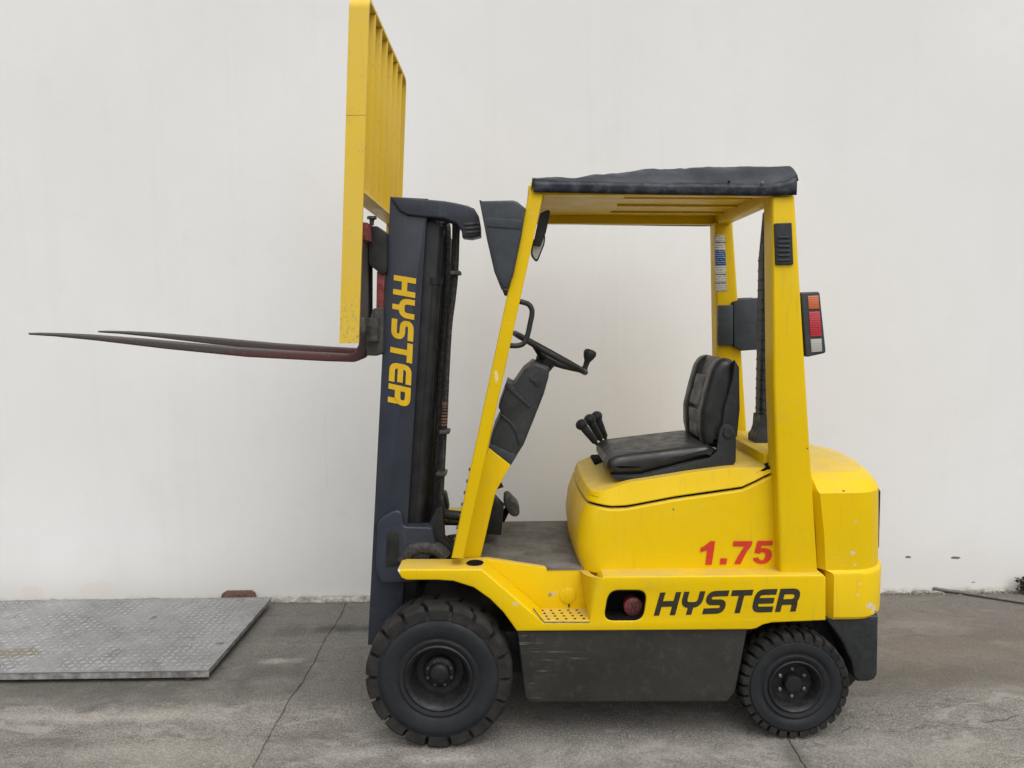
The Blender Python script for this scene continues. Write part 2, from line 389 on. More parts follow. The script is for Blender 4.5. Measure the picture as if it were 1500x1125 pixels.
# smoother darker pad along the wall, older rough concrete in front of it
yy = n.math('ADD', sy, n.math('ADD', wbl, n.math('MULTIPLY', n.math('SUBTRACT', n.noise(20, 5, .75), .5), .16)))
pad = n.ramp(yy, .36, .44)
right = n.ramp(sx, 1.0, 1.6)
c = n.mix(n.math('MULTIPLY', pad, n.math('MULTIPLY', n.ramp(sx, -1.2, -.5, 1, .75), .46)), c, (.105, .099, .089))
lip = n.math('MULTIPLY', n.ramp(n.math('ABSOLUTE', n.math('SUBTRACT', yy, .36)), .0, .05, 1, 0), n.ramp(sx, -1.35, -1.1, 1, 0))
c = n.mix(n.math('MULTIPLY', n.math('MULTIPLY', lip, n.ramp(n.noise(9, 5, .7), .4, .65)), .35), c, (.36, .34, .31))
c = n.mix(n.math('MULTIPLY', n.math('MULTIPLY', right, n.ramp(yy, .3, .7)), .38), c, (.128, .108, .088))
rust = n.math('MULTIPLY', n.ramp(n.math('ABSOLUTE', n.math('SUBTRACT', yy, .85)), .05, .3, 1, 0), right)
c = n.mix(n.math('MULTIPLY', rust, .16), c, (.19, .125, .085))
# separate stains, worn pale patches and moss seen on the slabs
for (px, py, a, b, col, am) in ((505, 921, .24, .07, (.055, .055, .045), .75), (430, 925, .16, .10, (.075, .072, .06), .5), (150, 1012, 1.0, .12, (.075, .068, .058), .55), (405, 985, .22, .10, (.08, .074, .063), .5),
        (170, 1050, .8, .06, (.40, .37, .325), .6), (412, 968, .12, .05, (.42, .395, .355), .6), (250, 1105, .55, .12, (.34, .312, .27), .5), (640, 1112, .16, .05, (.42, .40, .365), .7), (900, 1105, .7, .10, (.36, .34, .305), .55),
        (1330, 1100, .5, .12, (.34, .318, .285), .5), (1400, 985, .55, .14, (.115, .095, .075), .55), (1340, 915, .3, .10, (.30, .275, .24), .35), (1460, 930, .3, .1, (.13, .105, .082), .4), (1280, 1010, .35, .12, (.10, .09, .075), .45),
        (1165, 1108, .06, .16, (.07, .064, .055), .6), (460, 1080, .2, .08, (.095, .087, .074), .4), (60, 1090, .3, .07, (.10, .09, .076), .45), (520, 1105, .16, .06, (.37, .35, .31), .5)):
    gx_, gy_ = UG(px, py)
    c = n.mix(n.math('MULTIPLY', n.near(gx_, gy_, 0, a, b, 1, 7, .55, .1, 1.25), am), c, n.mix(n.ramp(n.noise(70, 4, .7), .4, .62), tuple(x*.75 for x in col), tuple(min(1, x*1.2) for x in col)))
# grime line at the foot of the wall
gr = n.ramp(n.math('ADD', sy, n.math('MULTIPLY', n.noise(14, 6, .75), .16)), 1.70, 1.80)
c = n.mix(n.math('MULTIPLY', gr, .85), c, (.055, .05, .04))
# darker blotch on the concrete under the engine
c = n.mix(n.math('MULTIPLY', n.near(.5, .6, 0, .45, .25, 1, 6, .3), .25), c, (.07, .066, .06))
# wandering crack on the right-hand slab
ck = n.math('ABSOLUTE', n.math('SUBTRACT', n.math('SUBTRACT', sy, .13), n.math('ADD', n.math('MULTIPLY', n.math('SUBTRACT', n.noise(4, 5, .65, n.scale(n.pos, (1, 0, 0))), .5), .28), n.math('MULTIPLY', n.math('SUBTRACT', sx, 1.7), .10))))
ckm = n.math('MULTIPLY', n.ramp(ck, .002, .007, 1, 0), n.ramp(sx, 1.3, 1.4))
c = n.mix(n.math('MULTIPLY', ckm, n.ramp(n.noise(6, 4), .35, .6, .1, .65)), c, (.05, .046, .04))
n.set('Base Color', c); n.set('Roughness', .9); n.set('Specular IOR Level', .25)
b1 = n.bump(n.math('SUBTRACT', n.noise(3, 4), n.math('MULTIPLY', ckm, .4)), .3, .03)
b2 = n.bump(n.noise(22, 7, .78), .75, .014, b1); n.bump(agg, .5, .003, b2)
simple('joint_dirt', (.075, .068, .056), .95, .2, var=.6, sc=22)
simple('mortar', (.32, .305, .275), .9, .2, var=.5, sc=26, dust=.8, bump=(60, .6))
# checker plate
n = N('plate_steel')
c = n.mix(n.ramp(n.noise(3, 6, .65), .3, .7), (.215, .213, .215), (.32, .318, .318))
c = n.mix(n.math('MULTIPLY', n.ramp(n.noise(45, 6, .75), .5, .7), .4), c, (.13, .125, .12))
c = n.mix(n.math('MULTIPLY', n.ramp(n.noise(6, 7, .75, None, 1.0), .50, .66), .45), c, (.10, .092, .082))
c = n.mix(n.math('MULTIPLY', n.ramp(n.noise(3.5, 6, .7), .54, .68), .3), c, (.17, .14, .10))
x0, y0 = UG(15, 958, .06)
c = n.mix(n.math('MULTIPLY', n.near(x0, y0, .06, .22, .06, 1, 9, .4), .55), c, (.16, .125, .06))
for q in ((385, 895), (322, 943), (225, 905)):
    x0, y0 = UG(*q, .06); c = n.mix(n.math('MULTIPLY', n.near(x0, y0, .06, .02, .03, 1, 30, .4), .6), c, (.06, .055, .05))
n.set('Base Color', c); n.set('Roughness', n.ramp(n.noise(20, 5), .3, .7, .45, .65)); n.set('Metallic', .35); n.bump(n.noise(90, 5, .7), .25, .002)
n = N('plate_lug')
n.set('Base Color', n.mix(n.ramp(n.noise(5, 6, .65), .35, .65), (.25, .25, .25), (.40, .40, .40))); n.set('Roughness', .6); n.set('Metallic', .2)
simple('plate_edge', (.26, .26, .255), .55, .4, .2, var=.5, sc=22, dust=.8)
simple('rusty_steel', (.14, .075, .055), .8, .3, var=.35, sc=30, dust=.3)
simple('pipe_grey', (.12, .115, .105), .6, .4, var=.2, sc=30, dust=.35)
simple('dry_leaf', (.05, .042, .036), .9, .2, var=.5, sc=60)
simple('grit', (.22, .20, .17), .9, .2, var=.6, sc=50)

# ------------------------------------------------------------------ setting: ground and slabs
gm = mesh([(-40, -40, -.0055), (40, -40, -.0055), (40, 40, -.0055), (-40, 40, -.0055)], [(0, 1, 2, 3)])
ground = link('ground', gm, None, 'joint_dirt', origin=(0, 0, -.0055)); ground['kind'] = 'structure'
JX = [-9.80, -7.61, -5.42, -3.23, UG(440, 1000)[0], UG(1166, 1100)[0], 3.34, 5.53, 7.72, 9.91]
def jag(k, t, amp=.012):
    return amp*(mnoise.noise(Vector((k*7.3, t*2.3, .5)))*1.1+mnoise.noise(Vector((k*3.3, t*9, 2.5)))*.7+mnoise.noise(Vector((k*1.7, t*37, 4.5)))*.5)
ROWS = [(-8, -3.2), (-3.2, 1.74)]
for r, (ya, yb) in enumerate(ROWS):
    for k in range(len(JX)-1):
        nn = 150 if r == 1 and 2 <= k <= 6 else 20
        top = []
        g = .0016
        for i in range(nn+1):
            t = ya+g+(yb-ya-2*g)*i/nn; top.append((JX[k]+g+jag(k, t)+.007*max(0, mnoise.noise(Vector((k, t*11, 8)))), t))
        for i in range(nn, -1, -1):
            t = ya+g+(yb-ya-2*g)*i/nn; top.append((JX[k+1]-g+jag(k+1, t)-.006*max(0, mnoise.noise(Vector((k+1, t*13, 9)))), t))
        m = len(top)
        ins = []
        for i, (x, y) in enumerate(top):                      # worn arris: the top edge sits a few mm in from the joint
            left = i <= nn
            ins.append((x+(.003 if left else -.003), min(max(y, ya+.008), yb-.008)))
        V = [(x, y, -.035) for x, y in top]+[(x, y, -.003) for x, y in top]+[(x, y, 0) for x, y in ins]
        F = [(i, (i+1) % m, m+(i+1) % m, m+i) for i in range(m)]+[(m+i, m+(i+1) % m, 2*m+(i+1) % m, 2*m+i) for i in range(m)]
        for i in range(nn):
            F.append((2*m+i, 2*m+i+1, 2*m+2*nn-i, 2*m+2*nn+1-i))
        link('concrete_slab', mesh(V, F), ground, 'concrete', sharp=20)

# ------------------------------------------------------------------ wall
WY = 1.72
wall = link('rendered_wall', box_mesh(-12, 12, WY, WY+.25, -.03, 7, 0), None, 'wall_render', sharp=None)
tag(wall, 'tall off white rendered wall standing behind the yellow forklift', 'wall')
def ragged_strip(x0, x1, d, h, seed, n=160):
    V = []; F = []
    for i in range(n+1):
        x = x0+(x1-x0)*i/n
        a = mnoise.noise(Vector((x*4, seed, 0)))*.35+mnoise.noise(Vector((x*23, seed, 3)))*.3+mnoise.noise(Vector((x*70, seed, 6)))*.15
        e = min(1, (i+.3)/8, (n-i+.3)/8)
        dd = d*(1+a)*e+.002; hh = h*(1+a*.8)*e+.002
        V += [(x, WY-dd, -.002), (x, WY-dd*.92, hh*.55), (x, WY-dd*.45, hh), (x, WY+.004, hh*1.12)]
    for i in range(n):
        for j in range(3):
            F.append((i*4+j, (i+1)*4+j, (i+1)*4+j+1, i*4+j+1))
    return mesh(V, F)
o = link('base_fillet', ragged_strip(-3.4, .9, .045, .017, 1.3), wall, 'mortar', sharp=60); o['label'] = 'broken mortar fillet along the foot of the wall'
o = link('base_fillet', ragged_strip(1.5, 3.6, .016, .007, 5.3), wall, 'mortar', sharp=60)

# ------------------------------------------------------------------ forklift
tx, tz = U(880, 1000, .5)
fk = empty('forklift_truck', (.4, W/2, 0))
tag(fk, 'yellow forklift truck with raised forks and dark mast parked along the wall', 'forklift')

# ---- tyres and wheels
def tyre_mesh(c, w, R, rr, nl, tread, skew, groove):
    q = 1.0 if R > .25 else .62
    prof = [(rr-.01, .030), (rr, .010), (rr+.012, .003), (rr+.022, .000), (rr+.028, .006), (rr+.034, .006), (rr+.042, -.001),
            ((rr+R)/2, -.003), (R-.066*q, -.001), (R-.060*q, .005), (R-.056*q, .005), (R-.050*q, .006), (R-.040*q, .014), (R-max(.030*q, tread+.001), .022), (R-tread, .034)]
    full = prof+[(r, w-y) for r, y in prof[::-1]]
    me = lathe_mesh(full, c, 96)
    V = [v.co.copy() for v in me.vertices]; F = [tuple(p.vertices) for p in me.polygons]; mats = [0]*len(F)
    pitch = 2*math.pi/nl
    for half in (0, 1):
        for k in range(nl):
            a0 = (k+.5*half)*pitch
            st = [(.0015, R-.014*q, R-.054*q), (.010, R-.005*q, R-.045*q), (.024, R, R-.034), (w*.26, R+.001, R-.028), (w*.47, R+.0015, R-.028)]
            base = len(V); nst = 4
            span = pitch*(1-groove)
            for (y, rt, rb) in st:
                off = skew*(y/w)
                if y > w*.2: off += skew*.4
                for i in range(nst+1):
                    a = a0+off+span*i/nst
                    rtt = rt-(.002 if i in (0, nst) else 0)
                    yy = y if half == 0 else w-y
                    V.append(Vector((c[0]+rtt*math.cos(a), c[1]+yy, c[2]+rtt*math.sin(a))))
                    V.append(Vector((c[0]+rb*math.cos(a), c[1]+yy, c[2]+rb*math.sin(a))))
            m_ = 2*(nst+1)
            def ad(*f):
                F.append(tuple(base+i for i in (f if half == 0 else f[::-1]))); mats.append(1)
            for s in range(len(st)-1):
                for i in range(nst):
                    a, b = s*m_+2*i, s*m_+2*i+2
                    ad(a, a+m_, b+m_, b)
                ad(s*m_, s*m_+1, (s+1)*m_+1, (s+1)*m_)
                e = s*m_+2*nst; ad(e, e+m_, e+m_+1, e+1)
            for i in range(nst): ad(2*i, 2*i+2, 2*i+3, 2*i+1)
            z = (len(st)-1)*m_
            for i in range(nst): ad(z+2*i, z+2*i+1, z+2*i+3, z+2*i+2)
    m2 = mesh(V, F)
    m2.materials.append(M['tyre_rubber']); m2.materials.append(M['tyre_tread'])
    for p, k in zip(m2.polygons, mats): p.material_index = k
    return m2
def nut_mesh(c, r, d):
    V = []; F = []
    for y, q in ((0, 1), (-d, 1), (-d-.002, .7)):
        for k in range(6):
            a = math.pi/3*k; V.append((c[0]+r*q*math.cos(a), c[1]+y, c[2]+r*q*math.sin(a)))
    for s in range(2):
        for k in range(6): F.append((s*6+k, s*6+(k+1) % 6, s*6+6+(k+1) % 6, s*6+6+k))
    F.append(tuple(range(12, 18)))
    return mesh(V, F)
def wheel(px, py, Y, R, w, rr, nl, tread, skew, groove, front):
    X, _ = U(px, py, Y); c = (X, Y, R)
    root = empty('wheel', (X, Y+w/2, 0), fk)
    link('tyre', tyre_mesh(c, w, R, rr, nl, tread, skew, groove), root, None, sharp=40)
    if front:
        rp = [(rr-.008, .034), (rr+.004, .012), (rr+.004, .002), (rr-.002, -.002), (rr-.010, .003), (rr-.016, .014), (rr-.026, .030), (rr-.030, .062), (rr-.040, .078), (.07, .082), (.06, .084), (.0, .086)]
        hp = [(.066, .084), (.064, .060), (.056, .052), (.046, .050), (.040, .036), (.030, .030), (.0, .029)]
        nr, ny, nz = .052, .058, 8
    else:
        rp = [(rr-.008, .034), (rr+.003, .010), (rr+.003, .001), (rr-.003, -.002), (rr-.010, .004), (rr-.016, .018), (rr-.022, .034), (rr-.028, .048), (.055, .050), (.0, .052)]
        hp = [(.040, .052), (.0385, .028), (.034, .021), (.022, .018), (.0, .017)]
        nr, ny, nz = .058, .050, 6
    link('rim', lathe_mesh(rp, c, 64), root, 'rim_paint', sharp=40)
    link('hub', lathe_mesh(hp, c, 40), root, 'rim_paint', sharp=40)
    nut = None
    for k in range(nz):
        a = 2*math.pi*(k+.5)/nz
        cc = (c[0]+nr*math.cos(a), Y+ny, c[2]+nr*math.sin(a))
        link('lug_nut', nut_mesh(cc, .0078 if front else .0085, .008), root, 'steel_dark' if front else 'steel_bright', sharp=20)
    far = root.copy(); COL.objects.link(far); far.rotation_euler = (0, 0, math.pi)
    far.location = Vector((X, W-(Y+w/2), 0))-WORLD[fk.name]
    for ch in list(root.children):
        q = ch.copy(); COL.objects.link(q); q.parent = far
    return root
wheel(642, 991, 0.0, .300, .175, .135, 18, .026, .10, .17, True)['label'] = 'large black front wheel with worn block tread'
wheel(1166, 1003, .04, .226, .150, .108, 30, .016, .06, .30, False)['label'] = 'smaller black rear wheel with six bright nuts'

# ---- lower body: side panels with fender, step cut-out and lettering
yS, yI = .02, .16
side_pts = [(582, 836), (590, 834), (706, 834), (797, 912), (863, 912), (867, 895), (879.5, 850), (884, 845), (1206, 842), (1210, 846), (1210, 909), (1131, 912.5), (1118, 915.5), (1108, 921), (1100, 922.5), (757, 925),
            (748, 912), (737, 897), (718, 878), (694, 861), (664, 851.5), (640, 850), (596, 850), (588, 847)]
hole = round_poly([(892, 865), (948, 865), (942, 909), (884, 909)], 15, 6)
DF = -.012
for s in (0, 1):
    p = ext('side_panel', side_pts, yS, yI, 'yellow_body', fk, .007, 3, holes=[hole] if s == 0 else (), s=s)
    if s == 0: side_panel = p
hin = round_poly([(892.8, 866.5), (946.6, 866.5), (940.8, 907.6), (885.6, 907.6)], 14.5, 6)
ext('opening_liner', hole, yS+.0015, .129, 'hole_black', side_panel, .0008, 1, holes=[hin], ref=yS)
# back of the near-side opening with the red cap inside
ext('opening_back', [(880, 858), (955, 858), (955, 915), (880, 915)], .13, .15, 'hole_black', side_panel, .001, 1)
cX, cZ = U(928, 889.5, .06)
cap = link('filler_cap', lathe_mesh([(.0, .0), (.026, .001), (.030, .004), (.038, .006), (.040, .012), (.040, .03), (.03, .09)], (cX, .055, cZ), 28), fk, 'red_paint', sharp=30)
cap['label'] = 'red ribbed cap inside the dark opening'
for k in range(5):
    a = k*1.256+.5
    link('cap_rib', box_mesh(cX-.003+.015*math.cos(a), cX+.003+.015*math.cos(a), .049, .056, cZ-.009+.015*math.sin(a), cZ+.009+.015*math.sin(a), .001), cap, 'steel_dark')
# inner frame walls behind the steps + curved return at the front of the side box
for s in (0, 1):
    ext('step_wall', ([(660, 822), (714, 818.5), (801, 832)] if s == 0 else [(660, 836), (714, 836), (801, 836)])+[ (858, 832), (1000, 850), (1000, 915), (760, 915)], yI, yI+.03, 'yellow_body', fk, .003, 1, s=s, ref=yI)
    a0 = U(879.5, 846, yS); a1 = U(864, 911, yS); b0 = U(850, 833, yI); b1 = U(859, 889, yI)
    R = []
    for t in [i/8 for i in range(9)]:
        e = math.sin(t*math.pi/2); ee = 1-math.cos(t*math.pi/2)
        xt = b0[0]+(a0[0]-b0[0])*ee; yt = yI+(yS+.004-yI)*e
        xb = b1[0]+(a1[0]-b1[0])*ee
        R.append([(xt, my(yt, s), b0[1]+(a0[1]-b0[1])*e-.004), (xb, my(yt, s), a1[1]-.005), (xb+.03, my(yt+.0, s), a1[1]-.005), (xt+.03, my(yt, s), b0[1]+(a0[1]-b0[1])*e-.004)])
    link('step_return', loft(R), fk, 'yellow_body', sharp=50)
    # perforated tread plate
    x0 = U(793, 911, yS)[0]; x1 = U(866, 911, yS)[0]; zt = U(830, 911, yS)[1]+.003
    st = link('step_plate', box_mesh(x0, x1, min(my(yS+.006, s), my(yI, s)), max(my(yS+.006, s), my(yI, s)), zt-.006, zt, .001, 1), fk, 'yellow_step')
    if s == 0:
        edge = tube_mesh([P3(781, 891.5, yS+.003), P3(797, 911.5, yS+.003), P3(863, 911.5, yS+.003)], .003, 6); link('step_edge', edge, st, 'steel_bright')
        for r in range(4):
            for q in range(5):
                xx = x0+.030+q*.036-r*.007; yy = yS+.024+r*.031
                hm = lathe_mesh([(.0062, 0), (.0056, .001), (.005, .0012), (.0, .001)], (0, 0, 0), 10)
                hm.transform(Matrix.Rotation(math.pi/2, 4, 'X')); hm.transform(Matrix.Translation((xx, yy, zt)))
                link('grip_hole', hm, st, 'hole_black', sharp=30)
capm = lathe_mesh([(.0, -.006), (.030, -.006), (.034, -.004), (.035, .0), (.035, .004)], (*[U(831.5, 872.5, yI)[0]], yI, U(831.5, 872.5, yI)[1]), 32)
link('round_plug', capm, fk, 'yellow_body', sharp=35)
bx, bz = U(833.5, 886, yI); box('plug_latch', bx-.003, bx+.003, yI-.006, yI, bz-.008, bz+.004, 'hole_black', fk, .001)
# drilled hole on top of the near fender
hx, hz = U(696, 823, .11); hz = U(700, 834, yS)[1]
hm = lathe_mesh([(.036, .0), (.033, -.002), (.030, .0), (.0, .001)], (0, 0, 0), 28); hm.transform(Matrix.Rotation(-math.pi/2, 4, 'X')); hm.transform(Matrix.Translation((hx, .095, hz+.0035)))
link('fender_hole', hm, side_panel, 'hole_black', sharp=30)

# ---- dark lower chassis
sk = [(757, 924), (1096, 920), (1078, 1014), (1066, 1029), (776, 1030), (768, 1022)]
ext('chassis_skirt', sk, .045, W-.045, 'skirt_paint', fk, .012, 3)
bx0 = U(560, 900, .2)[0]; bx1 = U(1215, 900, .2)[0]
box('inner_frame', U(765, 900, .19)[0], bx1-.05, .20, W-.20, .30, .655, 'mast_dark', fk, .01)
box('front_axle', U(600, 990, .2)[0], U(780, 990, .2)[0], .19, W-.19, .22, .42, 'mast_dark', fk, .03)
# arch liners
for s in (0, 1):
    arch = [(600, 852), (664, 853), (694, 863), (718, 880), (737, 900), (757, 927), (762, 935), (762, 872), (720, 850), (600, 845)]
    ext('arch_liner', arch, .165, .20, 'mast_dark', fk, .002, 1, s=s, ref=yS)
# floor plate and mat
fz = U(825, 832, yI)[1]-.012
link('floor_plate', box_mesh(U(668, 815, .2)[0], U(900, 830, .2)[0], .19, W-.19, fz-.03, fz, .003), fk, 'yellow_body')
xL = U(700, 813, .2)[0]; xR = U(860, 831, .17)[0]
mp = [(U(708, 812, .25)[0], .235), (U(796, 830, .19)[0], .196), (U(801, 831, .17)[0], .157), (xR, .157), (xR+.02, W-.16), (xL-.1, W-.16), (xL-.1, .3)]
V = [(x, y, fz+.004) for x, y in mp]+[(x, y, fz+.014) for x, y in mp]; m = len(mp)
link('floor_mat', mesh(V, [tuple(range(m))[::-1], tuple(range(m, 2*m))]+[(i, (i+1) % m, m+(i+1) % m, m+i) for i in range(m)]), fk, 'rubber_mat')

# ---- hood and seat deck
yH = .112
zs = interp([U(a, b, .12) for a, b in ((850, 741), (874, 741), (898, 743.5), (921, 742), (989, 729), (1087, 715), (1107, 706), (1120, 699), (1134, 693), (1160, 690))])
zt = interp([U(a, b, .15) for a, b in ((874, 722), (921, 707), (1009, 693), (1070, 685), (1131, 684))])
XR = U(1165, 760, .12)[0]
def plan(xf, y0, r, zf, xr=None, n=8, bow=.03):
    xr = XR if xr is None else xr; pts = []
    ys = [xr-(xr-xf-r)*i/24 for i in range(25)]
    pts += [(x, y0) for x in ys]
    for i in range(1, n+1):
        a = math.pi/2*i/n; pts.append((xf+r-r*math.sin(a), y0+r-r*math.cos(a)))
    for i in range(1, 10): 
        t = i/10; pts.append((xf-bow*math.sin(math.pi*t)*.4, y0+r+(W-2*y0-2*r)*t))
    for i in range(n+1):
        a = math.pi/2*(1-i/n); pts.append((xf+r-r*math.sin(a), W-y0-r+r*math.cos(a)))
    pts += [(x, W-y0) for x in ys[::-1]][1:]
    return [(x, y, zf(x)) for x, y in pts]
xf0 = U(829, 790, .85)[0]
Zc = lambda z: (lambda x: z)
zb = U(900, 839.5, yH)[1]
rings = [plan(xf0+.02, yH, .085, Zc(zb+.001)), plan(xf0+.006, yH+.0, .09, Zc(zb+.05)), plan(xf0, yH+.001, .095, Zc(zb+.11)), plan(xf0+.012, yH+.003, .10, lambda x: zs(x)-.085),
         plan(xf0+.036, yH+.008, .10, lambda x: zs(x)-.016), plan(xf0+.041, yH+.012, .098, lambda x: zs(x)-.009), plan(xf0+.052, yH+.022, .09, lambda x: zs(x)-.006)]
hood = link('hood', loft(rings), fk, 'yellow_body', sharp=24)
rings = [plan(xf0+.054, yH+.024, .09, lambda x: zs(x)-.03), plan(xf0+.054, yH+.024, .09, lambda x: zs(x)+.03)]
link('hood_seal', loft(rings), fk, 'hole_black', sharp=40)
rings = [plan(xf0+.06, yH+.026, .09, lambda x: zs(x)+.004, n=6), plan(xf0+.044, yH+.012, .098, lambda x: zs(x)+.005, n=6), plan(xf0+.044, yH+.011, .098, lambda x: zs(x)+.009, n=6),
         plan(xf0+.060, yH+.036, .085, lambda x: max(zt(x)-.003, zs(x)+.018), n=6), plan(xf0+.064, yH+.042, .083, lambda x: max(zt(x)+.000, zs(x)+.0205), n=6), plan(xf0+.10, yH+.09, .07, lambda x: max(zt(x)+.003, zs(x)+.023), n=6), plan(xf0+.18, yH+.20, .05, lambda x: max(zt(x)+.005, zs(x)+.024), n=6)]
link('hood_lid', loft(rings), fk, 'yellow_body', sharp=19)
xs_cw = U(1201, 800, .09)[0]-.036
# rear deck between hood and counterweight
box('rear_deck', U(1097, 650, .4)[0], xs_cw, .20, W-.20, 1.0, U(1110, 646, .53)[1], 'yellow_body', fk, .012)
# crease across the front of the hood
# ---- counterweight
yC = .075
def cw(y0, zf, d, xs, xk, n=40, bulge=.215, ch=.03):
    pts = []
    cy = W/2; hw = cy-y0
    xf = xs
    pts.append((xf, W-y0-ch)); pts.append((xf, y0+ch)); pts.append((xf+ch*.75, y0))
    for i in range(6): pts.append((xf+ch*.75+(xk-xf-ch*.75)*(i+1)/6, y0))
    for i in range(1, n):
        a = math.pi*i/n
        yy = cy-hw*math.cos(a); pts.append((xk+bulge*math.sin(a)**.8+d*math.sin(a)**.5, yy))
    for i in range(6): pts.append((xk+(xf+ch*.75-xk)*i/6, W-y0))
    pts.append((xf+ch*.75, W-y0))
    return [(x, y, zf) for x, y in pts]
xs = U(1201, 800, .09)[0]; xk = U(1252, 760, yC)[0]
zt0 = U(1225, 721, yC+.01)[1]; zb1 = U(1240, 839, yC)[1]; zb0 = U(1240, 907, yC)[1]
rings = [cw(yC, zb0, .004, U(1212, 900, yC)[0], xk), cw(yC-.008, zb0+.012, .012, U(1212, 900, yC)[0], xk), cw(yC-.010, zb1-.01, .014, U(1212, 850, yC)[0], xk), cw(yC-.006, zb1, .011, U(1211, 845, yC)[0], xk), cw(yC+.006, zb1+.010, .004, xs, xk),
         cw(yC+.006, (zb1+zt0)/2, .0, xs-.01, xk), cw(yC+.008, zt0-.004, -.004, xs-.03, xk), cw(yC+.014, zt0+.004, -.008, xs-.035, xk)]
rings.append(cw(yC+.045, zt0+.040, -.03, xs-.035, xk-.004, ch=.02)); rings.append(cw(yC+.09, zt0+.066, -.05, xs-.035, xk-.01, ch=.02)); rings.append(cw(yC+.16, zt0+.084, -.07, xs-.035, xk-.02, ch=.01)); rings.append(cw(yC+.33, zt0+.096, -.11, xs-.035, xk-.05, ch=.01))
link('counterweight', loft(rings), fk, 'yellow_weight', sharp=28)
zr1 = U(1283, 712, .3)[1]; zr0 = U(1284, 792, .3)[1]
R = []
for zq in (zr0, zr1):
    oo = []; ii = []
    for i in range(9):
        a = math.pi*(.24+.52*i/8); yy = W/2-(W/2-yC)*math.cos(a); xx = xk+.215*math.sin(a)**.8
        oo.append((xx+.003, yy, zq)); ii.append((xx-.03, yy, zq))
    R.append(oo+ii[::-1])
link('rear_panel', loft(R), fk, 'black_plastic', sharp=40)
# black lower tail
xt0 = U(1212, 905, .1)[0]; xt1 = U(1286, 950, .09)[0]; zt1 = U(1265, 998, .09)[1]
tail = [U(1206, 903, .09), U(1230, 935, .09), U(1246, 968, .09), U(1250, 990, .09), U(1256, 998, .09), U(1272, 998, .09), U(1281, 995, .09), U(1285, 988, .09), U(1286.5, 901, .09)]
link('tail_weight', ext_mesh([tail], .085, W-.085, .012, 3), fk, 'black_plastic')
box('rear_axle', U(1150, 1000, .2)[0], U(1215, 1000, .2)[0], .19, W-.19, .17, .29, 'mast_dark', fk, .02)
ext('rear_arch_back', [(1085, 905), (1260, 905), (1260, 990), (1240, 1010), (1090, 1010)], .22, .24, 'mast_dark', fk, .002, 1)

# ---- overhead guard
yG0, yG1 = .055, .165
for s in (0, 1):
    a, b = (yG0, yG0+.085)
    pts = [(779, 264), (786, 264), (795.5, 286), (679, 819), (661, 818), (774, 286)]
    f = ext('front_leg', pts, yG0, yG0+.085, 'yellow_leg', fk, .006, 2, s=s)
    pts = [(1131, 286), (1164.5, 286), (1181, 560), (1198.5, 840.5), (1143, 841), (1133.5, 560)]
    ext('rear_leg', pts, yG0, yG1, 'yellow_leg', fk, .012, 4, s=s)
rb = U(1140, 287.5, yG0)[1]; rt = rb+.075
xg0 = U(788, 285, yG0)[0]; xg1 = U(1164, 287, yG0)[0]
zf = U(790, 285, yG0)[1]
def sloped_bar(x0, x1, y0, y1, h, off=0., b=.004):
    # bar running fore and aft, following the slight rise of the guard to the front
    zz = lambda x: rb+(zf-rb)*(x-xg1)/(xg0-xg1)+off
    return ext_mesh([[(x0, zz(x0)), (x1, zz(x1)), (x1, zz(x1)+h), (x0, zz(x0)+h)]], y0, y1, b, 1)
for s in (0, 1):
    y0, y1 = (yG0+.004, yG0+.05) if s == 0 else (W-yG0-.05, W-yG0-.004)
    link('side_beam', sloped_bar(xg0-.015, xg1-.005, y0, y1, .045 if s == 0 else .092), fk, 'yellow_leg')
box('front_beam', xg0-.035, xg0+.03, yG0+.052, W-yG0-.052, zf+.002, zf+.045, 'yellow_leg', fk)
box('rear_beam', xg1-.075, xg1-.012, yG0+.052, W-yG0-.052, rb-.004, rb+.088, 'yellow_leg', fk)
link('roof_panel', sloped_bar(xg0+.031, xg1-.076, yG0+.0505, W-yG0-.0505, .006, .040, .001), fk, 'yellow_leg')
for k in range(3):
    y = .36+k*(W-.62)/2
    link('roof_bar', sloped_bar(xg0+.38, xg1-.0765, y-.010, y+.010, .008, .031, .002), fk, 'yellow_leg')
# roof gusset seen under the far beam
gv = [(xg0+.03, W-yG0-.09, zf+.012), (xg0+.45, W-yG0-.055, zf+.05), (xg0+.03, W-yG0-.055, zf+.09), (xg0+.03, W-yG0-.30, zf+.09)]
# grille on the rear leg
ext('leg_grille', round_poly([(1134.5, 327), (1160, 326), (1162.5, 387.5), (1136.5, 388)], 2), yG0-.010, yG0+.003, 'black_plastic', fk, .003, 2)
gr_par = bpy.data.objects['leg_grille']
for k in range(6):
    yy = 346+k*6.7
    ext('louvre', [(1139.5, yy), (1157.5, yy-.3), (1157.8, yy+2.2), (1139.8, yy+2.5)], yG0-.017, yG0-.006, 'slate_plastic', gr_par, .001, 1)
# stickers on the far rear leg, inner face
yF = W-yG1-.002
stk = ext('instruction_sticker', [(1046, 344.5), (1061, 344), (1065, 425.5), (1049, 427)], yF-.001, yF, 'sticker_white', fk, .0003, 1); stk['label'] = 'white and blue paper sticker strip with fine print'
ext('sticker_band', [(1047.2, 366.5), (1062.6, 366), (1063.6, 388), (1048.2, 389)], yF-.003, yF-.002, 'sticker_blue', stk, .0003, 1)
for yy in (354.5, 401.5, 414):
    ext('sticker_rule', [(1047.5, yy), (1064, yy-.4), (1064, yy+.5), (1047.5, yy+.9)], yF-.003, yF-.002, 'print_black', stk, .0002, 1)

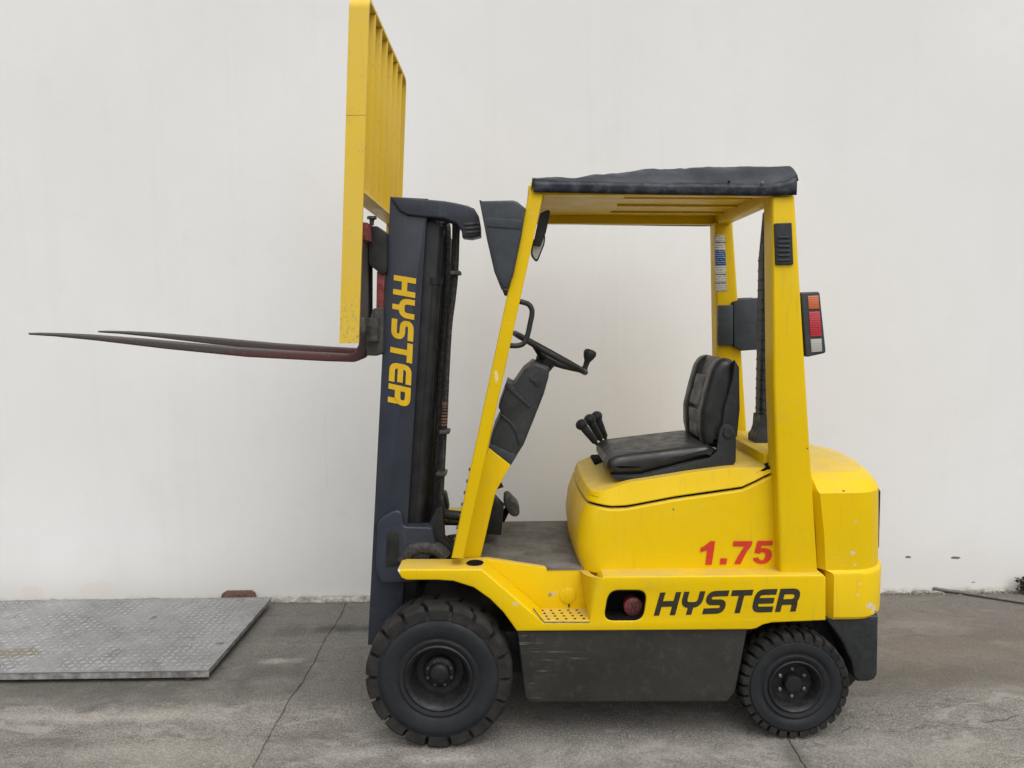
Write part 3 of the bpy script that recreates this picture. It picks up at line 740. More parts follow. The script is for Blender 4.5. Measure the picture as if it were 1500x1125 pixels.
# ---- tail lamps on the rear legs
for s in (0, 1):
    lp = round_poly([(1173, 428), (1201, 427), (1210.5, 517), (1181, 523.5)], 4)
    y0 = yG0+.015
    L = ext('tail_lamp', lp, y0, y0+.09, 'slate_plastic', fk, .006, 2, s=s)
    for nm, q in (('lens_orange', [(1183.5, 433.5), (1199, 432.5), (1200.5, 452.5), (1184.8, 453)]), ('lens_red', [(1185.2, 456.5), (1201, 456), (1204, 492.5), (1187, 493.5)]), ('lens_white', [(1187.6, 497), (1203.6, 496), (1204.8, 514.8), (1189, 516.2)])):
        l = ext('lens', q, y0-.004, y0+.006, nm, L, .002, 2, s=s); l['label'] = {'lens_orange': 'orange', 'lens_red': 'red', 'lens_white': 'clear'}[nm]+' lamp lens'
    # mounting bracket behind the lamp
    ext('lamp_bracket', [(1146, 438), (1178, 430), (1184, 520), (1152, 512)], y0+.0915, y0+.118, 'slate_plastic', fk, .004, 2, s=s)
xb = U(1052, 448, W-yG1-.03)[0]; zb_ = U(1060, 506, W-yG1-.03)[1]; zt_ = U(1060, 447, W-yG1-.03)[1]
box('bracket_plate', xb, xb+.075, W-yG1-.04, W-yG1-.004, zb_, zt_, 'slate_plastic', fk, .006)
ext('lamp_back_cover', [(1075, 442), (1088, 437.5), (1113, 436), (1113, 512), (1087, 514), (1075, 508)], W-yG1-.035, W-yG1+.05, 'slate_plastic', fk, .006, 2)

# ---- vertical exhaust with perforated guard
yE = .53
xE0 = U(1111, 500, yE)[0]
def rect(x0, x1, y0, y1, z): return [(x0, y0, z), (x1, y0, z), (x1, y1, z), (x0, y1, z)]
zE = [U(1110, 645, yE)[1]-.02, U(1110, 634, yE)[1], U(1110, 606, yE)[1], U(1110, 376, yE)[1], U(1110, 372, yE)[1], U(1115, 311, yE)[1]]
e1 = link('exhaust_base', loft([rect(xE0-.024, xE0+.10, yE-.06, yE+.06, zE[0]), rect(xE0-.024, xE0+.10, yE-.06, yE+.06, zE[1]-.01), rect(xE0-.014, xE0+.085, yE-.055, yE+.055, zE[1]+.006), rect(xE0-.006, xE0+.085, yE-.052, yE+.052, zE[1]+.035), rect(xE0-.003, xE0+.075, yE-.05, yE+.05, zE[2])]), fk, 'black_plastic', sharp=25)
def rrect(x0, x1, y0, y1, z, r=.02):
    return [(p[0], p[1], z) for p in round_poly([(x0, y0), (x1, y0), (x1, y1), (x0, y1)], r, 4)]
e1 = link('exhaust_guard', loft([rrect(xE0, xE0+.072, yE-.045, yE+.045, zE[2]+.001), rrect(xE0+.004, xE0+.072, yE-.045, yE+.045, zE[3])]), fk, 'mesh_guard', sharp=40)
link('exhaust_stack', loft([rrect(xE0+.005, xE0+.071, yE-.044, yE+.044, zE[3]+.001), rrect(xE0+.018, xE0+.068, yE-.035, yE+.035, zE[5])]), fk, 'black_plastic', sharp=40)

for k in range(16):
    zz_ = zE[2]+.02+(zE[3]-zE[2]-.04)*k/15
    link('guard_rib', loft([rrect(xE0-.0015+.004*k/15, xE0+.0735, yE-.047, yE+.047, zz_), rrect(xE0-.0015+.004*k/15, xE0+.0735, yE-.047, yE+.047, zz_+.008)]), fk, 'black_plastic', sharp=40)
# ---- work lamp housing and mirror at the front leg
hp = [(702.5, 294), (752, 293), (758, 295), (770, 305), (764, 345), (752, 403), (744, 423), (735, 422.5), (725, 398), (717.5, 370), (714, 349), (712, 338)]
lam = ext('headlight_housing', hp, .035, .17, 'slate_plastic', fk, .010, 3); lam['label'] = 'slate grey tapered headlight housing on the front leg'
ext('housing_ridge', [(708, 318), (765.5, 322), (763, 336), (711.5, 332)], .031, .040, 'slate_plastic', lam, .003, 2)
ext('housing_rim', [(702, 293), (705, 293), (718, 352), (729, 398), (738, 423), (734, 423), (724, 398), (713.5, 352)], .030, .175, 'black_plastic', lam, .003, 2)
ext('headlight_housing', hp, .035, .17, 'slate_plastic', fk, .010, 3, s=1)
mh = ext('mirror_housing', [(791, 312), (802, 307), (806.5, 309.5), (800, 340), (792, 360.5), (780.5, 359)], .24, .30, 'column_plastic', fk, .006, 2)
mr = ext('mirror', round_poly([(779, 350), (790, 352), (799, 344), (798, 357), (788, 382.5), (784, 383), (777.5, 374)], 3), .27, .285, 'black_plastic', fk, .003, 2)
g = ext('mirror_glass_painted', round_poly([(781, 354), (790, 355), (797, 348), (796, 357), (787, 379.5), (784.5, 380), (780, 373)], 2.5), .266, .269, 'mirror_glass_painted', mr, .0005, 1)
g['label'] = 'mirror glass with a pale reflection painted in'
tube('mirror_arm', [P3(776, 356, .275), P3(768, 352, .20), P3(766, 350, .12)], .006, 'black_plastic', fk)

# ---- dash, steering
cy0, cy1 = .205, .66
ext('dash_cowl', [(665, 819), (704, 817), (726, 721), (748, 681), (716, 656), (700, 700)], cy0, W-cy0, 'yellow_leg', fk, .005, 2)
col = ext('column_cover', [(783, 531), (805, 540), (804, 552), (797, 577), (782, 615), (767, 652), (748, 682), (716, 656), (723, 630), (735, 606), (730, 597), (743, 560.5), (752, 566), (768, 543)], cy0+.01, cy0+.34, 'column_plastic', fk, .012, 3)
ext('cover_rib', [(743, 560), (777, 594), (776, 598), (739, 566)], cy0+.003, cy0+.02, 'column_plastic', col, .003, 2)
ext('cover_rib', [(733, 604), (749, 618), (759, 632), (763, 652), (760, 652), (755, 633), (746, 620), (731, 608)], cy0+.003, cy0+.02, 'column_plastic', col, .003, 2)
ext('cover_flange', [(716, 656), (718, 650), (742, 661), (757, 668), (748, 682)], cy0+.002, cy0+.02, 'slate_plastic', col, .003, 2)
ext('column_slot', [(776, 553), (786, 557), (790, 566), (786, 566), (782, 560), (775, 557)], cy0+.005, cy0+.012, 'black_plastic', col, .001, 1)
# steering wheel
yW = .46
c0 = Vector(P3(806, 517, yW)); a = Vector(P3(754.5, 488.5, yW)); b = Vector(P3(857, 545, yW))
ax = (b-a).normalized(); lat = Vector((0, 1, 0)); rad_w = (b-a).length/2; c0 = (a+b)/2; nrm = ax.cross(lat).normalized()
if nrm.z < 0: nrm = -nrm
sw = empty('steering_wheel', c0, fk)
pts = [c0+(ax*math.cos(t)+lat*math.sin(t))*rad_w for t in [2*math.pi*k/48 for k in range(48)]]
rings = []
for k, p in enumerate(pts):
    o_ = (p-c0).normalized()
    rings.append([p+(o_*math.cos(q)+nrm*math.sin(q))*.0135 for q in [2*math.pi*j/10 for j in range(10)]])
V = [q for r in rings for q in r]; F = [(k*10+i, k*10+(i+1) % 10, ((k+1) % 48)*10+(i+1) % 10, ((k+1) % 48)*10+i) for k in range(48) for i in range(10)]
link('rim', mesh(V, F), sw, 'black_plastic', sharp=None).data.shade_smooth()
hubc = c0-nrm*.035
for t in (0.15, 2.1, 4.2):
    e = c0+(ax*math.cos(t)+lat*math.sin(t))*rad_w*.97
    link('spoke', tube_mesh([hubc, (hubc+e)/2-nrm*.004, e], [.02, .015, .012], 8), sw, 'black_plastic', sharp=50)
link('hub', tube_mesh([hubc+nrm*.02, hubc+nrm*.012, hubc-nrm*.06, hubc-nrm*.075], [.035, .05, .036, .034], 20), sw, 'black_plastic', sharp=40)
kb = Vector(P3(856, 541, yW)); kt = Vector(P3(864.5, 517, yW))
kd = kt-kb
link('spinner_knob', tube_mesh([kb, kb+kd*.25, kb+kd*.5, kb+kd*.72, kb+kd*.95, kb+kd*1.12, kb+kd*1.2], [.014, .012, .014, .024, .030, .027, .014], 16), sw, 'black_plastic', sharp=60)
# grab handle
tube('grab_handle', smooth_path([P3(757, 441, .10), P3(767, 443, .10), P3(775.5, 447, .10), P3(779.5, 457, .10), P3(776.5, 474, .10), P3(772.5, 492, .10), P3(767, 503, .10), P3(757, 506.5, .10), P3(744, 506, .10)], 5), .0105, 'black_plastic', fk, 12)
# pedals
yP = .62
tube('pedal_arm', [P3(714, 765, yP), P3(736, 760, yP), P3(745, 742, yP)], [.022, .018, .014], 'hole_black', fk)
ext('pedal_pad', round_poly([(737, 727), (744, 724.5), (758, 739), (762, 752), (757, 758), (748, 756), (738, 741)], 4), yP-.05, yP+.05, 'steel_dark', fk, .008, 2)
ext('pedal_box', [(700, 725), (722, 727), (738, 745), (734, 784), (700, 782)], .50, .60, 'mast_dark', fk, .006, 2)
tube('brake_lever', [P3(716, 716, .30), P3(728, 714, .30), P3(736, 710, .30)], [.006, .008, .012], 'black_plastic', fk)
# hydraulic levers
for (kx, ky, bx_, by_, y) in ((851, 621, 885, 664, .70), (863, 613.5, 890, 662, .76), (873.5, 609, 894, 660, .82)):
    A = Vector(P3(bx_, by_, y)); B = Vector(P3(kx, ky, y)); d = B-A
    L = link('hydraulic_lever', tube_mesh([A, A+d*.35, A+d*.40, A+d*.85, A+d*.9], [.007, .008, .016, .020, .021], 12), fk, 'black_plastic', sharp=50)
    link('knob', tube_mesh([A+d*.86, A+d*.9, A+d*.96, A+d*1.03, A+d*1.09, A+d*1.12], [.018, .025, .0295, .0285, .019, .004], 16), L, 'black_plastic', sharp=60)
bxm = U(868, 676, .76); box('lever_boot', bxm[0], bxm[0]+.10, .66, .88, bxm[1]-.03, bxm[1]+.015, 'hole_black', fk, .01)
# ---- seat (set over to the near side of the deck, levers beyond it)
yA, yB = .20, .68
bA, bB = .235, .635
seat = empty('seat', (U(980, 700, yA)[0], (yA+yB)/2, U(980, 700, yA)[1]), fk)
cush = [(894, 694), (889, 684), (892, 674), (904, 668), (977, 659), (1038, 652), (1052, 660), (1046, 668), (1008, 678), (938, 697), (905, 698)]
link('cushion', ext_mesh([round_poly(PX(cush, yA), .016, 4)], yA, yB, .036, 6), seat, 'seat_vinyl', sharp=70)
def pad(p0, p1, p2, p3, th, grooves=3):
    """quilted panel between four 3D corners, puffed by th, with cross seams"""
    V = []; F = []
    p0, p1, p2, p3 = map(Vector, (p0, p1, p2, p3)); nr = (p1-p0).cross(p3-p0).normalized()
    NU, NV = 48, 24
    for i in range(NU+1):
        for j in range(NV+1):
            u, v = i/NU, j/NV
            p = (p0*(1-u)+p1*u)*(1-v)+(p3*(1-u)+p2*u)*v
            eg = min(1, min(u, 1-u)*14)**.5*min(1, min(v, 1-v)*9)**.5
            gg = abs(math.sin(math.pi*u*grooves))**.35
            V.append(p+nr*(th*(eg*(.80+.20*gg))-abs(th)/th*.004))
    for i in range(NU):
        for j in range(NV):
            k = i*(NV+1)+j; F.append((k, k+NV+1, k+NV+2, k+1))
    return mesh(V, F, False)
zc = lambda px, py: U(px, py, yA)
A_ = zc(912, 668.5); B_ = zc(1026, 655)
link('cushion_panel', pad((A_[0], yA+.075, A_[1]-.003), (B_[0], yA+.075, B_[1]-.003), (B_[0], yB-.075, B_[1]-.003), (A_[0], yB-.075, A_[1]-.003), .013), seat, 'seat_vinyl', sharp=None).data.shade_smooth()
bk = [(1034, 656), (1029, 634), (1029, 604), (1037, 572), (1046, 540), (1055, 528), (1066, 524.5), (1077, 528), (1079, 545), (1076, 600), (1070, 640), (1060, 658)]
for s in (0, 1):
    y0, y1 = (bA, bA+.115) if s == 0 else (bB-.115, bB)
    link('back_bolster', ext_mesh([round_poly(PX(bk, yA+.03), .014, 4)], y0, y1, .038, 6), seat, 'seat_vinyl', sharp=70)
bk2 = [(1042, 652), (1037, 632), (1037, 606), (1044, 576), (1052, 545), (1060, 529), (1067, 525), (1077, 529), (1079, 545), (1074, 640)]
link('back_panel', ext_mesh([round_poly(PX(bk2, yA+.03), .012, 3)], bA+.06, bB-.06, .014, 3), seat, 'seat_vinyl', sharp=60)
for (p, q_, gv_) in (((1038, 650), (1036.5, 604), 2), ((1036.5, 603), (1050, 552), 2)):
    a_ = U(*p, yA+.03); b_ = U(*q_, yA+.03)
    link('back_pad', pad((a_[0], bB-.092, a_[1]), (b_[0], bB-.092, b_[1]), (b_[0], bA+.092, b_[1]), (a_[0], bA+.092, a_[1]), -.020, grooves=gv_), seat, 'seat_vinyl', sharp=None).data.shade_smooth()
pan = [(1055, 628), (1060, 622.5), (1067, 621.5), (1074, 625), (1078.5, 636), (1078, 676), (1072, 685), (985, 697), (925, 706), (905, 704), (896, 697.5), (938, 697), (1008, 679), (1040, 671), (1050, 662)]
ext('seat_pan', pan, yA-.008, yA+.012, 'black_plastic', seat, .003, 2)
ext('seat_pan', pan, yB-.012, yB+.008, 'black_plastic', seat, .003, 2, ref=yA-.008)
ext('seat_tray', [(896, 697), (938, 696), (1008, 678), (1040, 671), (1070, 672), (1070, 684), (985, 696), (925, 704.5), (905, 703)], yA+.0125, yB-.0125, 'black_plastic', seat, .003, 1, ref=yA-.008)
side = [(1077, 528), (1083, 538), (1084, 600), (1080, 640), (1056, 640), (1061, 598), (1074, 554)]
ext('back_shell', side, yA+.014, bA+.012, 'black_plastic', seat, .004, 2)
ext('back_shell', [(1078, 530), (1083, 538), (1084, 600), (1080, 670), (1070, 670), (1076, 600)], bA+.0125, bB+.01, 'black_plastic', seat, .004, 2, ref=yA+.014)
px_, pz_ = U(1066, 634, yA); link('recliner_bolt', lathe_mesh([(.0, -.016), (.02, -.016), (.023, -.013), (.024, -.008)], (px_, yA, pz_), 20), seat, 'black_plastic')
tx_, tz_ = U(999, 634, yB)
for k in range(9):
    a_ = random.uniform(-.5, .5); t0 = Vector((U(1011, 640, yB-.03)[0], yB-.03+.004*k-.016, U(1011, 640, yB-.03)[1]))
    link('belt_tuft', tube_mesh([t0, t0+Vector((-.022, 0, .012+.012*a_)), t0+Vector((-.045, .004*a_, .010+.03*a_))], [.003, .005, .002], 6), seat, 'pipe_grey', sharp=60)
box('seat_base', U(925, 700, yA)[0], U(1065, 690, yA)[0], yA+.06, yB-.06, U(925, 714, yA)[1], U(1000, 694, yA)[1], 'black_plastic', fk, .006)

# ---- mast
yM = .20
def mlin(x0, y0, x1, y1): return lambda y: x0+(x1-x0)*(y-y0)/(y1-y0)
mL = mlin(571.5, 288, 539, 938); mR = mlin(624, 325, 586, 938)
mast = empty('mast', (U(560, 940, .5)[0], W/2, U(560, 940, .5)[1]), fk)
mparts = []
for s in (0, 1):
    r = ext('outer_rail', [(mL(288), 288), (627, 291), (626, 300), (mR(938), 945), (538.5, 945)], yM, yM+.018, 'mast_paint', mast, .003, 1, s=s)
    if s == 0: outer = r
    ext('rail_flange', [(mL(289)+.5, 290), (mL(289)+5, 290), (544, 945), (539, 945)], yM+.0185, yM+.085, 'mast_paint', mast, .002, 1, s=s, ref=yM)
    ext('inner_rail', [(606, 322), (643, 324), (608, 880), (575, 880)], yM+.03, yM+.10, 'mast_dark', mast, .003, 1, s=s, ref=yM)
    xa = Vector(P3(643, 332, yM+.055)); xb_ = Vector(P3(609, 790, yM+.055))
    if s: xa.y = W-xa.y; xb_.y = W-xb_.y
    t1 = xa+(xb_-xa)*.16
    cyl = link('lift_cylinder', tube_mesh([xa, t1], .022, 20), mast, 'mast_dark', sharp=50)
    link('cylinder_barrel', tube_mesh([t1, t1+(xb_-xa)*.02, t1+(xb_-xa)*.021, xb_], [.031, .031, .027, .027], 20), cyl, 'mast_dark', sharp=50)
    # cast bracket low on the rail
    ext('mast_bracket', round_poly([(555, 762), (566, 752), (581, 745), (590, 748), (592, 769), (634, 770), (640, 800), (620, 830), (612, 850), (560, 852), (552, 830)], 6), yM-.028, yM+.05, 'mast_paint', mast, .008, 3, s=s, ref=yM)
    ext('bracket_recess', round_poly([(568, 780), (574, 774), (586, 776), (586, 826), (566, 828)], 5), yM-.030, yM-.0275, 'mast_dark', mast, .001, 1, s=s, ref=yM)
# centre: inner cross members, chains
zc_ = lambda py: U(600, py, yM)[1]
for (pa, pb) in ((305, 330), (560, 590), (880, 935)):
    ext('cross_member', [(mL(pa)+8, pa), (mL(pa)+32, pa), (mL(pb)+32, pb), (mL(pb)+8, pb)], yM+.101, W-yM-.101, 'mast_dark', mast, .003, 1, ref=yM)
ext('centre_cylinder_plate', [(612, 335), (650, 335), (612, 880), (580, 880)], .40, W-.40, 'mast_dark', mast, .01, 2, ref=yM)
# top cap sweeping back over the hoses
topc = [(571.5, 288), (600, 289.5), (627, 292), (650, 294), (668, 297), (685, 301), (695, 305.5), (701, 316), (703.5, 330), (704, 345), (690, 348.5), (677, 347), (676, 338), (668, 327), (650, 320), (615, 317), (596, 315), (585, 309)]
ext('mast_head', topc, yM-.012, yM+.10, 'mast_paint', mast, .008, 3)
ext('mast_head', [(571.5, 288), (600, 289.5), (627, 292), (640, 294), (640, 318), (615, 317), (596, 315), (585, 309)], yM-.012, yM+.10, 'mast_paint', mast, .008, 3, s=1)
ext('head_tie', [(574, 289.5), (624, 292.5), (623, 304), (575, 302)], yM+.101, W-yM-.101, 'mast_paint', mast, .004, 1, ref=yM)
for k in range(3):
    ext('head_rib', [(679+k*1.5, 327+k*6), (702.5, 325+k*6), (703, 328+k*6), (680+k*1.5, 330+k*6)], yM-.016, yM-.008, 'steel_dark', mast, .001, 1)
# hoses and chains behind the rails
def hose(name, px, y, r, mat='hose_rubber'): return tube(name, smooth_path([P3(a, b, y) for a, b in px], 6), r, mat, mast, 8)
h1 = hose('hose', [(655, 322), (664, 316), (671, 322), (670, 345), (668, 400), (664, 440), (659, 480), (655, 552), (653, 600), (651, 640), (648, 700), (647, 730), (652, 752), (664, 765)], .30, .010)
hose('hose', [(648, 330), (660, 322), (666, 330), (663, 400), (656, 500), (649, 600), (645, 700), (643, 770)], .34, .011)
hose('hose', [(646, 335), (653, 330), (656, 345), (653, 450), (645, 560), (640, 680), (636, 790)], .40, .014)
hose('hose', [(640, 345), (648, 345), (649, 470), (641, 560), (634, 690), (630, 800)], .46, .015)
cb = hose('copper_pipe', [(661, 478), (656, 553), (653, 640)], .315, .004, 'rusty_steel'); cb['label'] = 'thin rusty brown pipe'
for (a, b, y) in ((668, 400, .29), (652, 632, .29), (647.5, 693, .29)):
    c_ = P3(a, b, y); link('hose_clip', box_mesh(c_[0]-.022, c_[0]+.020, c_[1]-.03, c_[1]+.05, c_[2]-.008, c_[2]+.008, .003), mast, 'steel_dark')
sp_ = smooth_path([P3(652, 590, .295), P3(650, 628, .295)], 10)
for k in range(9):
    p = sp_[k]; link('spring_coil', tube_mesh([p+Vector((0, 0, -.0035)), p+Vector((0, 0, .0035))], .0135, 10), mast, 'rusty_steel', sharp=30)
hose('chain', [(634, 330), (628, 450), (618, 640), (608, 800)], .36, .012, 'steel_dark')
# tilt cylinder, brake gear and other dark parts between mast and front leg
tube('tilt_cylinder', [P3(618, 790, .30), P3(640, 768, .30), P3(648, 752, .30), P3(690, 758, .30)], [.03, .03, .022, .022], 'mast_dark', fk, 12)
ext('mast_mount', [(612, 800), (640, 745), (648, 742), (650, 790), (660, 800), (672, 780), (690, 790), (690, 830), (600, 830)], .22, .30, 'mast_dark', fk, .006, 2)
tube('axle_cover', smooth_path([P3(590, 822, .19), P3(602, 806, .19), P3(620, 801, .19), P3(642, 806, .19), P3(652, 816, .19)], 4), .032, 'hose_rubber', fk, 10)
for k in range(7):
    yy = 688+k*17; xx = 775-.2143*(yy-286)
    tube('bolt_head', [P3(xx+4, yy, .075), P3(xx-2.2, yy-.5, .075)], .007, 'steel_dark', fk, 8)
# ---- load carriage
car = empty('fork_carriage', (U(548, 500, .5)[0], W/2, U(548, 520, .5)[1]), fk)
ext('carriage_bar', [(527, 325), (538, 326), (540, 352), (528, 352)], .10, W-.10, 'red_paint', car, .003, 1)
ext('carriage_bar', [(538, 466), (552, 466), (552, 500), (538, 500)], .10, W-.10, 'steel_dark', car, .003, 1)
for s in (0, 1):
    ext('carriage_plate', [(552, 398), (564, 396), (561, 456), (551, 456)], .185, .21, 'red_paint', car, .002, 1, s=s)
    ext('roller_bracket', round_poly([(540, 331), (553, 331), (567, 342), (567, 398), (560, 403), (546, 392), (541, 388)], 3), .17, .30, 'mast_dark', car, .004, 2, s=s)
    ext('lower_hook', round_poly([(546, 452), (562, 449), (561, 516), (556, 520.5), (537, 520.5), (537, 497), (541, 470)], 3), .17, .30, 'steel_dark', car, .004, 2, s=s)
    ext('hook_lug', [(537, 470), (553, 468), (553, 478), (537, 479)], .16, .20, 'steel_bright', car, .003, 1, s=s)
    xk_, zk_ = U(545, 330, .22); y = my(.22, s)
    link('fork_pin', tube_mesh([(xk_-.002, y, zk_), (xk_, y, zk_+.022), (xk_, y, zk_+.026), (xk_, y, zk_+.036)], [.009, .010, .021, .019], 14), car, 'steel_dark', sharp=40)
# ---- forks
fkp = [(40, 487.5), (80, 488.5), (120, 490.5), (208, 497.5), (340, 509.5), (440, 516), (507, 519.5), (519, 516), (525, 505), (527, 342), (540, 342), (540, 505), (536, 518), (530, 525.5), (518, 530.5), (480, 529.5), (360, 523), (240, 511), (140, 499), (80, 493), (42, 490.5)]
for s in (0, 1):
    f = ext('fork', fkp, .215, .315, 'fork_steel', fk, .006, 2, s=s)
# ---- load backrest
br = empty('load_backrest', (U(512, 500, .5)[0], W/2, U(512, 500, .03)[1]), fk)
yB0, yB1 = .025, 1.065
xa, za = U(497, 503, yB0); xa2 = U(525, 503, yB0)[0]
top_z = U(515, -6, yB0)[1]
xt_, _ = U(511.5, 0, yB0); xt2, _ = U(541, 0, yB0)
zbar = U(528, 279, yB0)[1]
xat = lambda z: xa+(xt_-xa)*(z-za)/(U(511.5, 0, yB0)[1]-za)
wat = (xt2-xt_)
def flat(y0, y1, z0, z1, bev=.002):
    return ext_mesh([[(xat(z0), z0), (xat(z0)+wat, z0), (xat(z1)+wat, z1), (xat(z1), z1)]], y0, y1, bev, 1)
# bent end plates with a rounded top corner, and the top rail, as one hoop of flat bar
hoop = []
Rr = .045
path = [(yB0, za), (yB0, top_z-Rr)]+[(yB0+Rr-Rr*math.cos(a), top_z-Rr+Rr*math.sin(a)) for a in [math.pi/2*i/8 for i in range(1, 9)]]
path += [(W-y, z) for y, z in path[::-1]]
T = .012; V = []; F = []
for i, (y, z) in enumerate(path):
    p = Vector(path[max(i-1, 0)]); q_ = Vector(path[min(i+1, len(path)-1)]); t = (q_-p).normalized(); nn_ = Vector((t.y, -t.x))
    yi, zi = y+nn_.x*T, z+nn_.y*T
    V += [(xat(z), y, z), (xat(z)+wat, y, z), (xat(zi)+wat, yi, zi), (xat(zi), yi, zi)]
for i in range(len(path)-1):
    for j in range(4): F.append((i*4+j, i*4+(j+1) % 4, i*4+4+(j+1) % 4, i*4+4+j))
F += [(0, 1, 2, 3), tuple(len(V)-4+k for k in range(4))]
link('backrest_frame', mesh(V, F), br, 'yellow_worn', sharp=30)
link('lower_rail', ext_mesh([[(xat(zbar), zbar-.006), (xat(zbar)+wat, zbar-.006), (xat(zbar)+wat, zbar+.006), (xat(zbar), zbar+.006)]], yB0+T+.0005, W-yB0-T-.0005, .001, 1), br, 'yellow_worn')
for k in range(1, 7):
    y = yB0+(W-2*yB0)*k/7
    link('backrest_bar', flat(y-.005, y+.005, zbar+.0065, top_z-T-.0005), br, 'yellow_worn')
for s in (0, 1):
    y0, y1 = (yB0+.013, .17) if s == 0 else (W-.17, W-yB0-.013)
    link('mount_lug', box_mesh(xat(1.72)+wat-.03, xat(1.72)+wat+.02, y0, y1, 1.70, 1.76, .003), br, 'steel_dark')
wx, wz = U(508, 169, yB0); link('weld_seam', box_mesh(wx-.003, wx+wat-.003, yB0-.0003, yB0+.004, wz-.0006, wz+.0006, 0), br, 'steel_dark', sharp=None)

# ------------------------------------------------------------------ lettering
def stroke(pts, w, rr=0):
    if rr: pts = round_poly(pts, rr, 5, closed=False)
    P = [Vector(p) for p in pts]; L = []; R = []
    for i, p in enumerate(P):
        a = (p-P[i-1]).normalized() if i else (P[1]-p).normalized()
        b = (P[i+1]-p).normalized() if i < len(P)-1 else a
        na = Vector((-a.y, a.x)); nb = Vector((-b.y, b.x)); m_ = (na+nb)
        m_ = m_.normalized() if m_.length > 1e-6 else na
        k = min(1/max(.3, m_.dot(na)), 2)
        L.append(p+m_*w/2*k); R.append(p-m_*w/2*k)
    return L, R
S = .25                                         # stroke width; letters in a cell 1.0 wide and 1.0 high
h = S/2
def LET(wd):
    l, r, t, b, m_ = h, wd-h, 1-h, h, .5
    v = S
    return {'H': [([(l, 0), (l, 1)], 0), ([(r, 0), (r, 1)], 0), ([(l, m_), (r, m_)], 0)],
            'Y': [([(l, 1), (l, .42), (r, .42), (r, 1)], .28), ([(wd/2, .42), (wd/2, 0)], 0)],
            'S': [([(wd, t), (l, t), (l, m_), (r, m_), (r, b), (0, b)], .26)],
            'T': [([(0, t), (wd, t)], 0), ([(wd/2, t), (wd/2, 0)], 0)],
            'E': [([(wd, t), (l, t), (l, b), (wd, b)], .26), ([(l, m_), (wd*.96, m_)], 0)],
            'R': [([(l, 0), (l, 1)], 0), ([(l, t), (r, t), (r, .42), (l, .42)], .28), ([(r-.22, .42), (r-.03, .42), (r-.03, 0)], .12)]}
def word(txt, wd, gap):
    Ls = LET(wd); V = []; F = []; x = 0; z = 0
    for ch in txt:
        for pts, rr in Ls[ch]:
            L, R = stroke(pts, S, rr); n0 = len(V); k = len(L)
            V += [(p.x+x, p.y, z) for p in L]+[(p.x+x, p.y, z) for p in R]
            F += [(n0+i, n0+i+1, n0+k+i+1, n0+k+i) for i in range(k-1)]
            z += 1
        z = 0
        x += wd+gap
    return V, F, x-gap
def place_word(name, txt, wd, gap, BL, TL, TR, BR, Y, mat, parent):
    V, F, tot = word(txt, wd, gap); out = []
    for i, (x, y, k) in enumerate(V):
        u, v = x/tot, y
        px = (BL[0]*(1-u)+BR[0]*u)*(1-v)+(TL[0]*(1-u)+TR[0]*u)*v; py = (BL[1]*(1-u)+BR[1]*u)*(1-v)+(TL[1]*(1-u)+TR[1]*u)*v
        X, Z = U(px, py, Y); out.append((X, Y-.0002*k, Z))
    me = mesh(out, F, False)
    bm = bmesh.new(); bm.from_mesh(me)
    for f in bm.faces:
        if f.normal.y > 0: f.normal_flip()
    bm.to_mesh(me); bm.free()
    return link(name, me, parent, mat, sharp=None)
o = place_word('lettering', 'HYSTER', .98, .13, (957.5, 902), (967, 868), (1174.5, 861.5), (1166.5, 895.5), yS-.0015, 'print_black', side_panel); o['label'] = 'black lettering reading HYSTER'
o = place_word('lettering', 'HYSTER', .90, .11, (577, 402.5), (609.5, 408), (600.5, 597), (568, 589.5), yM-.0015, 'print_yellow', outer); o['label'] = 'yellow lettering reading HYSTER down the mast'
# 1.75 in bold slanted figures
FIG = ([(325, 135), (403, 135), (350, 505), (248, 505), (280, 275), (235, 290), (168, 308), (175, 240), (230, 215), (290, 170)],
       [(488, 405), (592, 405), (580, 500), (472, 500)],
       [(690, 135), (988, 135), (982, 190), (900, 300), (845, 400), (800, 495), (700, 495), (735, 420), (800, 310), (868, 215), (682, 215)],
       [(1070, 130), (1308, 130), (1298, 200), (1130, 205), (1120, 250), (1170, 242), (1225, 250), (1270, 275), (1292, 320), (1290, 370), (1270, 425), (1230, 465), (1175, 490), (1115, 493), (1060, 480), (1015, 450),
        (992, 405), (1078, 388), (1090, 415), (1120, 437), (1155, 432), (1180, 405), (1193, 365), (1185, 325), (1160, 308), (1125, 312), (1100, 330), (1018, 318)])
V = []; F = []
for g_ in FIG:
    b0 = len(V)
    for (a_, b_) in g_:
        X, Z = U(1010+a_/10.714, 780+b_/10.714, yH-.002); V.append((X, yH-.0026, Z))
    F.append(tuple(range(b0, len(V))))
me = mesh(V, F, False)
bm = bmesh.new(); bm.from_mesh(me); bmesh.ops.triangulate(bm, faces=bm.faces[:], ngon_method='EAR_CLIP')
for f in bm.faces:
    if f.normal.y > 0: f.normal_flip()
bm.to_mesh(me); bm.free()
o = link('lettering', me, hood, 'print_red', sharp=None); o['label'] = 'red figures 1.75'

